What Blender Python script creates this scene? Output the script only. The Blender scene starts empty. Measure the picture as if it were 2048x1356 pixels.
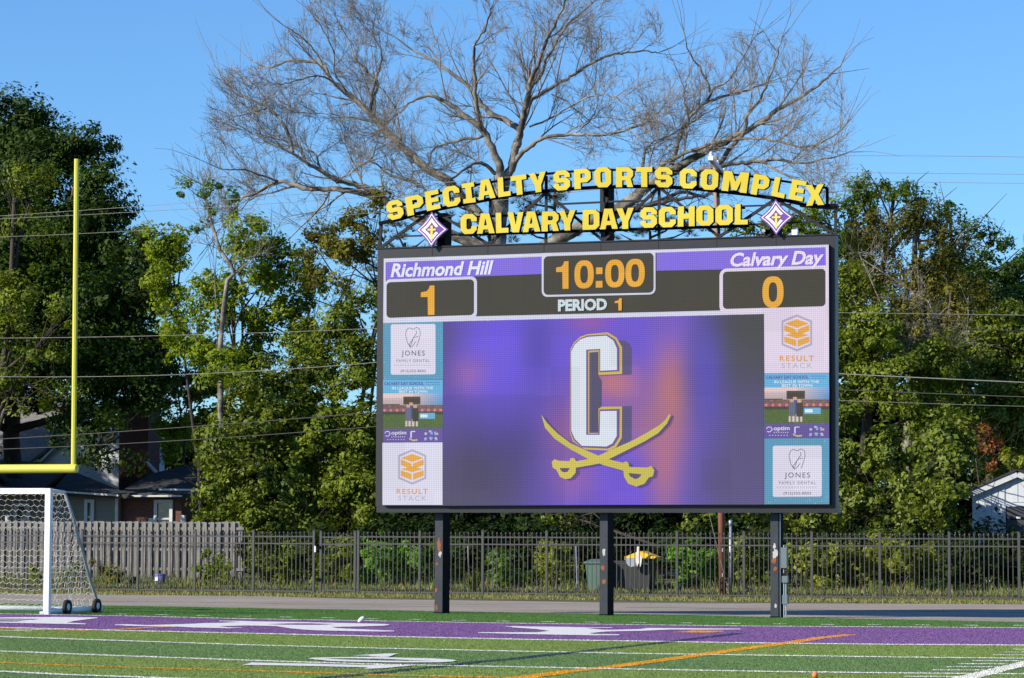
import bpy, math, random
import numpy as np
from mathutils import Vector, Matrix
from mathutils.geometry import tessellate_polygon

# ------------------------------------------------------------------ camera, sky, sun, exposure
SC = bpy.context.scene
F_PX = 5700.0; CAM_H = 1.24; ROLL = 0.005; PITCH = math.atan((1101-678)/F_PX)
PSI = math.radians(18.5)                       # the end line is turned this much from the picture plane
_R = Vector((1,0,0)); _U = Vector((0,-math.sin(PITCH),math.cos(PITCH))); FWD = Vector((0,math.cos(PITCH),math.sin(PITCH)))
CX = _R*math.cos(ROLL)+_U*math.sin(ROLL); CY = -_R*math.sin(ROLL)+_U*math.cos(ROLL)
cam_d = bpy.data.cameras.new('camera'); cam = bpy.data.objects.new('camera', cam_d)
SC.collection.objects.link(cam)
cam_d.sensor_width = 36.0; cam_d.lens = 36.0*F_PX/2048; cam_d.clip_start = 0.5; cam_d.clip_end = 6000
m = Matrix((( CX.x,CY.x,-FWD.x,0),(CX.y,CY.y,-FWD.y,0),(CX.z,CY.z,-FWD.z,CAM_H),(0,0,0,1)))
cam.matrix_world = m
SC.camera = cam
SUN_EL = math.radians(27); SUN_PHI = math.radians(27)   # light travels to the right and a little away from the camera
Ldir = Vector((math.cos(SUN_PHI)*math.cos(SUN_EL), math.sin(SUN_PHI)*math.cos(SUN_EL), -math.sin(SUN_EL)))
sd = bpy.data.lights.new('sun','SUN'); sd.energy = 5.0; sd.angle = math.radians(0.5); sd.color = (1.0,0.90,0.74)
sun = bpy.data.objects.new('sun', sd); SC.collection.objects.link(sun)
sun.rotation_euler = Ldir.to_track_quat('-Z','Y').to_euler(); sun.location = (-40,-20,40)
W = bpy.data.worlds.new('World'); SC.world = W; W.use_nodes = True
wn = W.node_tree.nodes; wl = W.node_tree.links
bg = wn['Background']; sky = wn.new('ShaderNodeTexSky'); sky.sky_type = 'NISHITA'; sky.sun_disc = False
sky.sun_elevation = SUN_EL
to_sun = -Ldir
sky.sun_rotation = math.atan2(to_sun.x, to_sun.y)
sky.altitude = 0; sky.air_density = 1.0; sky.dust_density = 0.15; sky.ozone_density = 3.0
tint = wn.new('ShaderNodeMix'); tint.data_type = 'RGBA'; tint.blend_type = 'MULTIPLY'; tint.inputs[0].default_value = 1.0
tint.inputs[7].default_value = (0.575,0.885,1.22,1)
wl.new(sky.outputs[0], tint.inputs[6]); wl.new(tint.outputs[2], bg.inputs[0]); bg.inputs[1].default_value = 0.102
vs = SC.view_settings; vs.view_transform = 'Standard'; vs.look = 'None'; vs.gamma = 1; vs.exposure = 0.5; vs.use_curve_mapping = False

# ------------------------------------------------------------------ geometry helpers
COL = SC.collection
U = Vector((math.cos(PSI),-math.sin(PSI),0)); Nn = Vector((math.sin(PSI),math.cos(PSI),0)); Z = Vector((0,0,1))
CAM = Vector((0,0,CAM_H))
def ray(x,y): return FWD + CX*((x-1024)/F_PX) + CY*((678-y)/F_PX)
def G(x,y,z=0.0):
    d = ray(x,y); t = (z-CAM_H)/d.z; return CAM+d*t
def PN(x,y,N):
    d = ray(x,y); return CAM+d*(N/d.dot(Nn))
def AD(x,y,D):
    d = ray(x,y); return CAM+d*(D/d.y)
def FR(u,n,z=0.0): return U*u+Nn*n+Z*z
def uof(p): return p.dot(U)
def nof(p): return p.dot(Nn)
def zN(x,y,N): return PN(x,y,N).z
rnd = random.Random(7)

def tag(o, label=None, cat=None, group=None, kind=None):
    if label: o['label'] = label
    if cat: o['category'] = cat
    if group: o['group'] = group
    if kind: o['kind'] = kind
    return o
def thing(name, loc, label, cat, group=None):
    o = bpy.data.objects.new(name, None); o.empty_display_size = 0.2; COL.objects.link(o); o.location = Vector(loc)
    return tag(o, label, cat, group)
def wloc(o):
    v = Vector((0,0,0))
    while o is not None:
        v = v+o.location; o = o.parent
    return v
class MB:
    def __init__(s): s.v=[]; s.f=[]; s.mi=[]; s.cols=None
    def add(s, vs, fs, mi=0):
        b=len(s.v); s.v += [tuple(q) for q in vs]; s.f += [tuple(i+b for i in f) for f in fs]; s.mi += [mi]*len(fs); return s
    def box(s, c, su, sn, sz, mi=0, ax=None):
        a,b,d = ax or (U,Nn,Z); c=Vector(c); vs=[]
        for i in (-.5,.5):
            for j in (-.5,.5):
                for k in (-.5,.5): vs.append(c+a*su*i+b*sn*j+d*sz*k)
        return s.add(vs, [(0,1,3,2),(4,6,7,5),(0,4,5,1),(2,3,7,6),(0,2,6,4),(1,5,7,3)], mi)
    def bar(s, p, q, w, h=None, mi=0, up=None):
        p=Vector(p); q=Vector(q); h=h or w; d=q-p; L=d.length; d.normalize()
        a = d.cross(up or Nn)
        if a.length<1e-3: a=d.cross(Z)
        a.normalize(); b=a.cross(d)
        return s.box((p+q)/2, L, w, h, mi, (d,a,b))
    def tube(s, pts, rad, n=8, mi=0, cap=True):
        pts=[Vector(p) for p in pts]
        if not hasattr(rad,'__len__'): rad=[rad]*len(pts)
        base=len(s.v); ref=None; faces=[]
        for i,p in enumerate(pts):
            d=(pts[min(i+1,len(pts)-1)]-pts[max(i-1,0)]); d.normalize()
            if ref is None:
                ref=d.cross(Z)
                if ref.length<.1: ref=d.cross(U)
                ref.normalize()
            a=(ref-d*ref.dot(d)).normalized(); b=d.cross(a); ref=a
            for k in range(n):
                t=2*math.pi*k/n; s.v.append(tuple(p+(a*math.cos(t)+b*math.sin(t))*rad[i]))
        for i in range(len(pts)-1):
            for k in range(n):
                k2=(k+1)%n; faces.append((base+i*n+k,base+i*n+k2,base+(i+1)*n+k2,base+(i+1)*n+k))
        if cap:
            faces.append(tuple(base+k for k in range(n))[::-1]); e=base+(len(pts)-1)*n; faces.append(tuple(e+k for k in range(n)))
        s.f+=faces; s.mi+=[mi]*len(faces); return s
    def lathe(s, c, axis, prof, n=16, mi=0):      # prof: list of (radius, height along axis)
        axis=Vector(axis).normalized(); a=axis.cross(Z)
        if a.length<.1: a=axis.cross(U)
        a.normalize(); b=axis.cross(a); base=len(s.v); c=Vector(c)
        for r,h in prof:
            for k in range(n):
                t=2*math.pi*k/n; s.v.append(tuple(c+axis*h+(a*math.cos(t)+b*math.sin(t))*r))
        fs=[]
        for i in range(len(prof)-1):
            for k in range(n):
                k2=(k+1)%n; fs.append((base+i*n+k,base+i*n+k2,base+(i+1)*n+k2,base+(i+1)*n+k))
        s.f+=fs; s.mi+=[mi]*len(fs); return s
    def prism(s, loops, depth_vec, mi=0, side_mi=None):   # loops of world points (first outer, others holes); front face at loops, back at +depth_vec
        side_mi = mi if side_mi is None else side_mi
        flat=[Vector(p) for l in loops for p in l]; tris=tessellate_polygon([[Vector(p) for p in l] for l in loops])
        base=len(s.v); n=len(flat); dv=Vector(depth_vec)
        s.v+=[tuple(p) for p in flat]
        for t in tris: s.f.append(tuple(base+i for i in t)); s.mi.append(mi)
        if dv.length>0:
            s.v+=[tuple(p+dv) for p in flat]
            for t in tris: s.f.append(tuple(base+n+i for i in t)[::-1]); s.mi.append(side_mi)
            o=0
            for l in loops:
                k=len(l)
                for i in range(k):
                    j=(i+1)%k; s.f.append((base+o+i,base+o+j,base+n+o+j,base+n+o+i)); s.mi.append(side_mi)
                o+=k
        return s
    def build(s, name, mats, parent=None, smooth=False, kind=None, origin=None):
        if not isinstance(mats,(list,tuple)): mats=[mats]
        off = wloc(parent) if parent is not None else Vector(origin) if origin is not None else Vector((0,0,0))
        loc = Vector(origin)-wloc(parent) if (origin is not None and parent is not None) else (Vector(origin) if origin is not None else Vector((0,0,0)))
        sub = (off+loc) if (parent is not None) else loc
        me=bpy.data.meshes.new(name); V=np.array(s.v,dtype=np.float64)-np.array(sub)
        me.from_pydata(V.tolist(),[],s.f)
        for mt in mats: me.materials.append(mt)
        if len(mats)>1: me.polygons.foreach_set('material_index', s.mi)
        if smooth: me.polygons.foreach_set('use_smooth',[True]*len(me.polygons))
        o=bpy.data.objects.new(name,me); COL.objects.link(o)
        o.location=loc; o.parent=parent
        if kind: o['kind']=kind
        return o
def mesh_np(name, V, tris, mat, parent=None, kind=None, col=None, smooth=False, loc=None):
    me=bpy.data.meshes.new(name); V=np.asarray(V,dtype=np.float32); tris=np.asarray(tris,dtype=np.int32); k=tris.shape[1]
    if parent is not None: V=V-np.array(wloc(parent),dtype=np.float32)
    me.vertices.add(len(V)); me.vertices.foreach_set('co',V.ravel())
    me.loops.add(tris.size); me.loops.foreach_set('vertex_index',tris.ravel())
    me.polygons.add(len(tris)); me.polygons.foreach_set('loop_start',np.arange(0,tris.size,k,dtype=np.int32))
    me.polygons.foreach_set('loop_total',np.full(len(tris),k,dtype=np.int32))
    if smooth: me.polygons.foreach_set('use_smooth',np.ones(len(tris),dtype=bool))
    me.update(calc_edges=True)
    if col is not None:
        a=me.color_attributes.new('Col','FLOAT_COLOR','POINT'); a.data.foreach_set('color',np.asarray(col,dtype=np.float32).ravel())
    me.materials.append(mat); o=bpy.data.objects.new(name,me); COL.objects.link(o); o.parent=parent
    if kind: o['kind']=kind
    return o
def clone(o, parent, loc):
    c=o.copy(); COL.objects.link(c); c.parent=parent; c.location=loc; return c

# ------------------------------------------------------------------ materials
def lin(r,g,b):
    f=lambda c:(c/255/12.92) if c/255<=.04045 else ((c/255+.055)/1.055)**2.4
    return (f(r),f(g),f(b))
def mat(name, col, rough=0.7, var=0.0, scale=3.0, bump=0.0, bscale=40.0, spec=0.3, metal=0.0, col2=None, c2scale=2.0, c2lo=.45, c2hi=.62, stretch=None):
    m=bpy.data.materials.new(name); m.use_nodes=True; nt=m.node_tree; n=nt.nodes; l=nt.links; b=n['Principled BSDF']
    b.inputs['Roughness'].default_value=rough; b.inputs['Metallic'].default_value=metal; b.inputs['Specular IOR Level'].default_value=spec
    tc=n.new('ShaderNodeTexCoord'); src=tc.outputs['Object']
    if stretch:
        mp=n.new('ShaderNodeMapping'); mp.inputs['Scale'].default_value=stretch; l.new(src,mp.inputs[0]); src=mp.outputs[0]
    c=None
    if col2 is not None:
        nz=n.new('ShaderNodeTexNoise'); nz.inputs['Scale'].default_value=c2scale; nz.inputs['Detail'].default_value=6; l.new(src,nz.inputs['Vector'])
        rp=n.new('ShaderNodeValToRGB'); rp.color_ramp.elements[0].position=c2lo; rp.color_ramp.elements[1].position=c2hi
        rp.color_ramp.elements[0].color=(*col,1); rp.color_ramp.elements[1].color=(*col2,1); l.new(nz.outputs[0],rp.inputs[0]); c=rp.outputs[0]
    if var>0:
        nz=n.new('ShaderNodeTexNoise'); nz.inputs['Scale'].default_value=scale; nz.inputs['Detail'].default_value=5; l.new(src,nz.inputs['Vector'])
        mr=n.new('ShaderNodeMapRange'); mr.inputs[1].default_value=.25; mr.inputs[2].default_value=.75; mr.inputs[3].default_value=1-var; mr.inputs[4].default_value=1+var
        l.new(nz.outputs[0],mr.inputs[0]); hs=n.new('ShaderNodeVectorMath'); hs.operation='SCALE'
        if c is None: hs.inputs[0].default_value=col
        else: l.new(c,hs.inputs[0])
        l.new(mr.outputs[0],hs.inputs['Scale']); c=hs.outputs[0]
    if c is None: b.inputs['Base Color'].default_value=(*col,1)
    else: l.new(c,b.inputs['Base Color'])
    if bump>0:
        nz=n.new('ShaderNodeTexNoise'); nz.inputs['Scale'].default_value=bscale; nz.inputs['Detail'].default_value=4; l.new(src,nz.inputs['Vector'])
        bp=n.new('ShaderNodeBump'); bp.inputs['Strength'].default_value=bump; bp.inputs['Distance'].default_value=.02; l.new(nz.outputs[0],bp.inputs['Height']); l.new(bp.outputs[0],b.inputs['Normal'])
    return m
def leafmat(name, c1, c2, trans=0.35, rough=.45, spec=.35, nscale=.6):
    m=bpy.data.materials.new(name); m.use_nodes=True; nt=m.node_tree; n=nt.nodes; l=nt.links; b=n['Principled BSDF']; out=n['Material Output']
    g=n.new('ShaderNodeNewGeometry'); tc=n.new('ShaderNodeTexCoord'); nz=n.new('ShaderNodeTexNoise'); nz.inputs['Scale'].default_value=nscale; nz.inputs['Detail'].default_value=3
    l.new(tc.outputs['Object'],nz.inputs['Vector'])
    a=n.new('ShaderNodeMath'); a.operation='MULTIPLY_ADD'; a.inputs[1].default_value=.55; l.new(g.outputs['Random Per Island'],a.inputs[0])
    mr=n.new('ShaderNodeMapRange'); mr.inputs[1].default_value=.3; mr.inputs[2].default_value=.7; mr.inputs[3].default_value=0; mr.inputs[4].default_value=.5; l.new(nz.outputs[0],mr.inputs[0]); l.new(mr.outputs[0],a.inputs[2])
    mx=n.new('ShaderNodeMix'); mx.data_type='RGBA'; mx.inputs[6].default_value=(*c1,1); mx.inputs[7].default_value=(*c2,1); l.new(a.outputs[0],mx.inputs[0])
    l.new(mx.outputs[2],b.inputs['Base Color']); b.inputs['Roughness'].default_value=rough; b.inputs['Specular IOR Level'].default_value=spec
    tr=n.new('ShaderNodeBsdfTranslucent'); tcx=n.new('ShaderNodeMix'); tcx.data_type='RGBA'; tcx.blend_type='MULTIPLY'; tcx.inputs[0].default_value=1; tcx.inputs[7].default_value=(1.5,1.6,.5,1)
    l.new(mx.outputs[2],tcx.inputs[6]); l.new(tcx.outputs[2],tr.inputs[0])
    ms=n.new('ShaderNodeMixShader'); ms.inputs[0].default_value=trans; l.new(b.outputs[0],ms.inputs[1]); l.new(tr.outputs[0],ms.inputs[2]); l.new(ms.outputs[0],out.inputs[0])
    return m
def vcolmat(name, rough=.8, spec=.1):
    m=bpy.data.materials.new(name); m.use_nodes=True; n=m.node_tree.nodes; b=n['Principled BSDF']; a=n.new('ShaderNodeAttribute'); a.attribute_name='Col'
    m.node_tree.links.new(a.outputs['Color'],b.inputs['Base Color']); b.inputs['Roughness'].default_value=rough; b.inputs['Specular IOR Level'].default_value=spec; return m
LED_OFF=(.040,.039,.032)
def ledmat(name, srgb=None, gain=1.0, attr=False):
    """LED face: weak sunlit dark base plus the light of the diodes, on a grid of dots."""
    m=bpy.data.materials.new(name); m.use_nodes=True; nt=m.node_tree; n=nt.nodes; l=nt.links; b=n['Principled BSDF']
    b.inputs['Roughness'].default_value=.75; b.inputs['Specular IOR Level'].default_value=.15; b.inputs['Base Color'].default_value=(*LED_OFF,1)
    tc=n.new('ShaderNodeUVMap'); tc.uv_map='led'; sp=n.new('ShaderNodeSeparateXYZ'); l.new(tc.outputs[0],sp.inputs[0]); outs=[]
    for i in (0,1):
        s=n.new('ShaderNodeMath'); s.operation='SINE'; mu=n.new('ShaderNodeMath'); mu.operation='MULTIPLY'; mu.inputs[1].default_value=2*math.pi/.0375
        l.new(sp.outputs[i],mu.inputs[0]); l.new(mu.outputs[0],s.inputs[0]); outs.append(s)
    pr=n.new('ShaderNodeMath'); pr.operation='ADD'; l.new(outs[0].outputs[0],pr.inputs[0]); l.new(outs[1].outputs[0],pr.inputs[1])
    mr=n.new('ShaderNodeMapRange'); mr.inputs[1].default_value=-2; mr.inputs[2].default_value=2; mr.inputs[3].default_value=.72; mr.inputs[4].default_value=1.2; l.new(pr.outputs[0],mr.inputs[0])
    # slow brightness unevenness between LED modules
    vo=n.new('ShaderNodeTexWhiteNoise'); vo.noise_dimensions='2D'; sc=n.new('ShaderNodeVectorMath'); sc.operation='SCALE'; sc.inputs['Scale'].default_value=1/.6; fl=n.new('ShaderNodeVectorMath'); fl.operation='FLOOR'
    l.new(tc.outputs[0],sc.inputs[0]); l.new(sc.outputs[0],fl.inputs[0]); l.new(fl.outputs[0],vo.inputs['Vector'])
    mv=n.new('ShaderNodeMapRange'); mv.inputs[3].default_value=.95; mv.inputs[4].default_value=1.04; l.new(vo.outputs['Value'],mv.inputs[0])
    ml=n.new('ShaderNodeMath'); ml.operation='MULTIPLY'; l.new(mr.outputs[0],ml.inputs[0]); l.new(mv.outputs[0],ml.inputs[1])
    if attr:
        a=n.new('ShaderNodeAttribute'); a.attribute_name='Col'; l.new(a.outputs['Color'],b.inputs['Emission Color'])
    elif srgb is not None:
        b.inputs['Emission Color'].default_value=(*lin(*srgb),1)
    if srgb is None and not attr: b.inputs['Emission Strength'].default_value=0
    else:
        g=n.new('ShaderNodeMath'); g.operation='MULTIPLY'; g.inputs[1].default_value=gain; l.new(ml.outputs[0],g.inputs[0]); l.new(g.outputs[0],b.inputs['Emission Strength'])
    # dots and module seams in the unlit face
    ms=n.new('ShaderNodeVectorMath'); ms.operation='SCALE'; ms.inputs[0].default_value=LED_OFF; l.new(ml.outputs[0],ms.inputs['Scale']); l.new(ms.outputs[0],b.inputs['Base Color'])
    return m

M={}
M['ground']=mat('dry_ground',(.10,.085,.045),.95,.35,.8,.6,12,col2=(.07,.10,.03),c2scale=.9)
M['leaf_litter']=mat('leaf_litter',(.09,.06,.035),.95,.4,6,.5,30)
TC={'green':(.074,.165,.032),'olive':(.168,.238,.055),'dark':(.116,.198,.062),'purple':(.186,.096,.252)}
M['asphalt']=mat('asphalt',(.30,.262,.222),.9,.10,6,.35,120,spec=.1,col2=(.35,.305,.26),c2scale=.35)
M['turf_green']=mat('turf_green',TC['green'],.85,.10,3,.25,60,spec=.15)
M['turf_olive']=mat('turf_olive',TC['olive'],.85,.10,3,.25,60,spec=.15)
M['turf_dark']=mat('turf_dark',TC['dark'],.85,.10,3,.25,60,spec=.15)
M['turf_purple']=mat('turf_purple',TC['purple'],.85,.10,3,.25,60,spec=.15)
M['turf_white']=mat('turf_white',(.68,.67,.66),.85,.06,10,.3,60,spec=.15)
M['turf_orange']=mat('turf_orange',(.62,.30,.02),.85,.15,10,.3,60,spec=.15)
M['turf_blue']=mat('turf_blue',(.020,.045,.09),.85,.15,10,.3,60,spec=.15)
M['blades']=vcolmat('turf_fibres',.75,.2)
M['white_paint']=mat('white_paint',(.78,.79,.82),.35,.05,3,0,spec=.5,col2=(.70,.71,.74),c2scale=1.5)
M['yellow_paint']=mat('yellow_paint',(.62,.57,.07),.4,.04,2,0,spec=.5)
M['sign_yellow']=mat('sign_yellow',(.56,.44,.018),.35,.05,1.2,.02,60,spec=.5,col2=(.58,.48,.04),c2scale=1.1,c2lo=.42,c2hi=.68)
M['sign_black']=mat('sign_black',(.006,.006,.007),.7,.1,5,spec=.05)
M['frame_grey']=mat('frame_grey',(.016,.017,.023),.45,.08,1.5,.05,20,spec=.4)
M['truss_grey']=mat('truss_grey',(.026,.026,.030),.6,.15,6,.1,30,spec=.15)
M['post_paint']=mat('post_paint',(.032,.037,.050),.5,.2,5,.15,25,spec=.3)
M['black_paint']=mat('black_paint',(.005,.005,.006),.7,.2,5,.1,25,spec=.03)
M['rust']=mat('rust',(.26,.09,.04),.85,.3,20,.3,50)
M['primer']=mat('grey_primer',(.42,.42,.43),.7,.2,20)
M['fence_metal']=mat('fence_metal',(.062,.060,.062),.45,.12,3,.05,40,spec=.4)
M['wood_fence']=mat('weathered_wood',(.205,.195,.182),.85,.25,1.2,.3,8,stretch=(14,14,1.2),col2=(.12,.112,.104),c2scale=2)
M['pole_wood']=mat('pole_wood',(.24,.10,.055),.8,.3,1.5,.4,6,stretch=(12,12,.6),col2=(.15,.07,.045),c2scale=1.5)
M['pole_grey']=mat('pole_wood_grey',(.27,.19,.16),.85,.3,1.5,.4,6,stretch=(12,12,.6))
M['galv']=mat('galvanised_steel',(.32,.35,.40),.4,.15,4,metal=.3,spec=.5)
M['wire']=mat('wire_metal',(.22,.21,.20),.6,.1,3)
M['wire_dark']=mat('wire_dark',(.06,.058,.055),.6,.1,3)
M['bark']=mat('grey_bark',(.27,.245,.21),.9,.4,2.5,1.0,14,col2=(.085,.075,.065),c2scale=2.2,c2lo=.40,c2hi=.60)
M['twig']=mat('twig_bark',(.21,.185,.155),.9,.3,3)
M['bark_dark']=mat('dark_bark',(.055,.045,.036),.9,.3,3,.5,14)
M['roof']=mat('dark_shingles',(.032,.033,.040),.9,.25,5,.3,30,col2=(.05,.05,.055),c2scale=3)
M['roof_grey']=mat('grey_shingles',(.15,.145,.145),.9,.2,5,.3,30)
M['siding']=mat('beige_siding',(.20,.19,.165),.7,.08,2)
M['white_siding']=mat('white_siding',(.50,.54,.60),.6,.08,2)  # white lowered to stand in for shade on the shed
M['trim']=mat('white_trim',(.48,.50,.53),.5,.05,3)
M['glass']=mat('window_glass',(.02,.025,.03),.08,0,spec=.7)
M['dark_in']=mat('dark_interior',(.015,.015,.018),.9)
M['green_bin']=mat('green_plastic',(.085,.15,.125),.5,.1,3,spec=.4)
M['black_bin']=mat('black_plastic',(.03,.032,.034),.5,.1,3,spec=.4)
M['lid_yellow']=mat('yellow_plastic',(.80,.45,.01),.4,.05,3,spec=.5)
M['sack']=mat('white_sack',(.62,.60,.56),.8,.15,8)
M['tyre']=mat('black_rubber',(.02,.02,.02),.8,.1,5)
M['net']=mat('net_cord',(.62,.60,.55),.8)
M['blue_plastic']=mat('blue_plastic',(.12,.14,.42),.5,.25,10)
M['orange_ball']=mat('orange_rubber',(.85,.20,.05),.5,.1,5)
M['ball_white']=mat('ball_white',(.8,.8,.78),.5)
M['sign_purple']=mat('sign_purple',(.14,.055,.29),.4,.03,2,spec=.4)
M['sign_white']=mat('sign_white',(.78,.76,.80),.4,.02,2,spec=.4)
M['sign_gold']=mat('sign_gold',(.78,.58,.10),.4,.02,2,spec=.4)
M['box_grey']=mat('electrical_grey',(.13,.165,.18),.5,.1,3,metal=.1)
M['brown_leaf']=mat('dead_leaves',(.13,.075,.04),.9,.4,6)
def brickmat():
    m=bpy.data.materials.new('dark_red_brick'); m.use_nodes=True; n=m.node_tree.nodes; l=m.node_tree.links; b=n['Principled BSDF']
    tc=n.new('ShaderNodeTexCoord'); br=n.new('ShaderNodeTexBrick'); mp=n.new('ShaderNodeMapping'); mp.inputs['Rotation'].default_value=(math.pi/2,0,PSI)
    l.new(tc.outputs['Object'],mp.inputs[0]); l.new(mp.outputs[0],br.inputs[0])
    br.inputs['Color1'].default_value=(.085,.028,.02,1); br.inputs['Color2'].default_value=(.13,.05,.036,1); br.inputs['Mortar'].default_value=(.13,.11,.10,1)
    br.inputs['Scale'].default_value=4.5; br.inputs['Mortar Size'].default_value=.012; l.new(br.outputs[0],b.inputs['Base Color']); b.inputs['Roughness'].default_value=.9
    return m
M['brick']=brickmat()

#==SECTION field
# ------------------------------------------------------------------ the setting: terrain, path, turf
def band_sheet(name, px_top, px_bot, z, m, ext=0):      # strip between two traced lines (far line, near line)
    n=24; V=[];F=[]
    def samp(pl,t):
        xs=[p[0] for p in pl]; x=xs[0]+(xs[-1]-xs[0])*t; return (x,float(np.interp(x,xs,[p[1] for p in pl])))
    for i in range(n+1):
        a=G(*samp(px_top,i/n)); b=G(*samp(px_bot,i/n)); V+=[(a.x,a.y,z),(b.x,b.y,z)]
    for i in range(n): F.append((2*i,2*i+1,2*i+3,2*i+2))
    mb=MB(); mb.add(V,F); o=mb.build(name,m,kind='structure'); return o
# big ground with a low rise behind the steel fence
V=[];F=[]
prof=[(-400,-.02),(60,-.02),(74.8,-.02),(76.5,.10),(79,.30),(84,.38),(110,.45),(200,.5),(4000,.5)]
us=[-3500,-200,-60,-40,-30,-20,-10,0,10,20,60,200,3500]
for u in us:
    for n_,z_ in prof: p=FR(u,n_,z_); V.append(tuple(p))
k=len(prof)
for i in range(len(us)-1):
    for j in range(k-1): F.append((i*k+j,(i+1)*k+j,(i+1)*k+j+1,i*k+j+1))
MB().add(V,F).build('ground',M['ground'],kind='structure')
def gz(n_): return float(np.interp(n_,[p[0] for p in prof],[p[1] for p in prof]))

XL,XR=-260,2300
def ext(pl):      # extend a traced line sideways beyond the frame
    (x0,y0),(x1,y1)=pl[0],pl[1]; (xa,ya),(xb,yb)=pl[-2],pl[-1]
    return [(XL,y0+(y1-y0)/(x1-x0)*(XL-x0))]+list(pl)+[(XR,yb+(yb-ya)/(xb-xa)*(XR-xb))]
L_pathfar=ext([(0,1184),(200,1188),(500,1191.5),(700,1197),(1100,1203),(1300,1205),(2048,1208)])
L_turfend=ext([(0,1206),(200,1210.5),(500,1216),(768,1220.5),(1024,1225),(1280,1228.5),(1536,1234),(1792,1239),(2048,1244)])
L_end=ext([(0,1228),(256,1232.5),(512,1238.5),(768,1242.5),(1024,1247),(1280,1250),(1536,1253),(1792,1254.5),(2048,1256)])
L_goal=ext([(0,1255.5),(256,1262),(512,1267.5),(768,1273.5),(1024,1279),(1280,1283),(1536,1287),(1792,1289.5),(2048,1291)])
L_5=ext([(0,1274),(256,1282.5),(512,1291),(768,1297.5),(1024,1303),(1280,1308),(1536,1311.5),(1792,1315),(2048,1317.5)])
L_10=ext([(0,1303),(256,1313),(512,1322),(768,1330),(1024,1334.5),(1280,1339.5),(1536,1344),(1792,1347),(2048,1349)])
L_15=ext([(0,1343.5),(125,1350),(256,1354.5),(335,1357.5),(1024,1378),(2048,1395)])
L_near=[(XL,1900),(XR,1900)]
L_fence=ext([(50,1181),(2040,1202)])
band_sheet('verge',L_fence,L_pathfar,-.008,M['ground'])
band_sheet('asphalt_path',L_pathfar,L_turfend,-.004,M['asphalt'])
band_sheet('turf_margin',L_turfend,L_end,0,M['turf_green'])
band_sheet('end_zone',L_end,L_goal,0,M['turf_purple'])
band_sheet('turf_band',L_goal,L_5,0,M['turf_olive'])
band_sheet('turf_band',L_5,L_10,0,M['turf_dark'])
band_sheet('turf_band',L_10,L_15,0,M['turf_olive'])
band_sheet('turf_band',L_15,L_near,0,M['turf_dark'])
for pl_ in ([(700,1208),(957,1209),(1200,1205.5),(1500,1207)],[(100,1201),(500,1206),(868,1213)],[(1250,1214),(1600,1219),(2100,1226)]):
    P_=[G(*p) for p in pl_]; V=[];F=[]
    for p in P_: V+=[(p.x+Nn.x*.06,p.y+Nn.y*.06,-.0005),(p.x-Nn.x*.06,p.y-Nn.y*.06,-.0005)]
    for j in range(len(P_)-1): F.append((2*j,2*j+1,2*j+3,2*j+2))
    MB().add(V,F).build('pavement_seam',M['roof'],kind='structure')
# field markings: (polyline in photograph pixels, width in metres, colour, height)
WH,OR,BL=(.70,.69,.67),(.66,.31,.02),(.020,.045,.09)
def cr(k,pts): return [(k*256+x/8,1216+y/8) for x,y in pts]
lines=[(L_end,.12,'white'),(L_goal,.24,'white'),(L_5,.17,'white'),(L_10,.17,'white'),(L_15,.17,'white')]
orange1=[(-60,1323),(0,1326),(64,1328.5),(256,1335.5),(512,1342.5),(768,1351),(1024,1356),(1200,1360)]
orange2=[(1030,1358),(1049,1355.4),(1149,1342),(1205,1336.6),(1280,1327),(1342,1318.5),(1405,1309.8),(1467,1301),(1536,1291.6),(1580,1286),(1636,1277),(1700,1269.8)]
blue1=[(640,1357.5),(662,1355.4),(724,1349.5),(768,1345.4),(830,1338.5),(893,1333),(955,1324.5),(1024,1318.7),(1086,1311.6),(1149,1305.4),(1211,1298),(1280,1291),(1342,1284),(1405,1276),(1480,1267)]
lines+=[(orange1,.13,'orange'),(orange2,.22,'orange'),(blue1,.16,'blue'),
        ([(0,1257.5),(100,1260),(150,1262),(187,1261),(225,1259.5),(256,1258.5),(306,1255),(343,1254)],.16,'orange'),
        ([(1378,1265.5),(1400,1264.5),(1418,1262)],.5,'orange'),
        ([(1925,1358),(1938,1355),(1979,1344.8),(2048,1328),(2100,1315)],.22,'white')]
dash=[(226,253,1228.6),(310,336,1230),(392,420,1231.4),(475,500,1232.9),(560,584,1234.6),(643,670,1235.8),(728,756,1237.8),(817,845,1239.4),(904,932,1241.2),(992,1020,1242.7),(1081,1111,1243.8),(1170,1199,1244.8),(1265,1293,1245.5),(1360,1386,1246.5),(1451,1480,1247.2),(1545,1573,1248.2),(1640,1670,1249.4),(1735,1763,1249.9),(1831,1860,1250.6),(1928,1957,1251),(2026,2055,1251.2)]
for a,b,y in dash: lines.append(([(a,y),(b,y+.3)],.10,'white'))
for y,a,b in [(668,1880,2300),(713,1730,2300),(758,1570,2300),(850,1230,1990),(900,1010,1830),(948,810,1660),(1000,585,1430),(1105,130,1050)]:
    lines.append((cr(7,[(a,y),(b,y+2)]),.11,'white'))
lines.append(([(0,1261),(62,1262.6)],.10,'white')); lines.append(([(30,1259.3),(118,1260.6)],.10,'white'))
MC={'white':('turf_white',WH),'orange':('turf_orange',OR),'blue':('turf_blue',BL)}
blP=[];blC=[]
def ribbon(pl,w):
    # resample in the world and offset along the field's length direction
    P=[];pts=[G(*p) for p in pl]
    for a,b in zip(pts[:-1],pts[1:]):
        d=(b-a).length; n=max(1,int(d/.5))
        for i in range(n): P.append(a.lerp(b,i/n))
    P.append(pts[-1]); return P
rs=np.random.RandomState(3)
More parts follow.
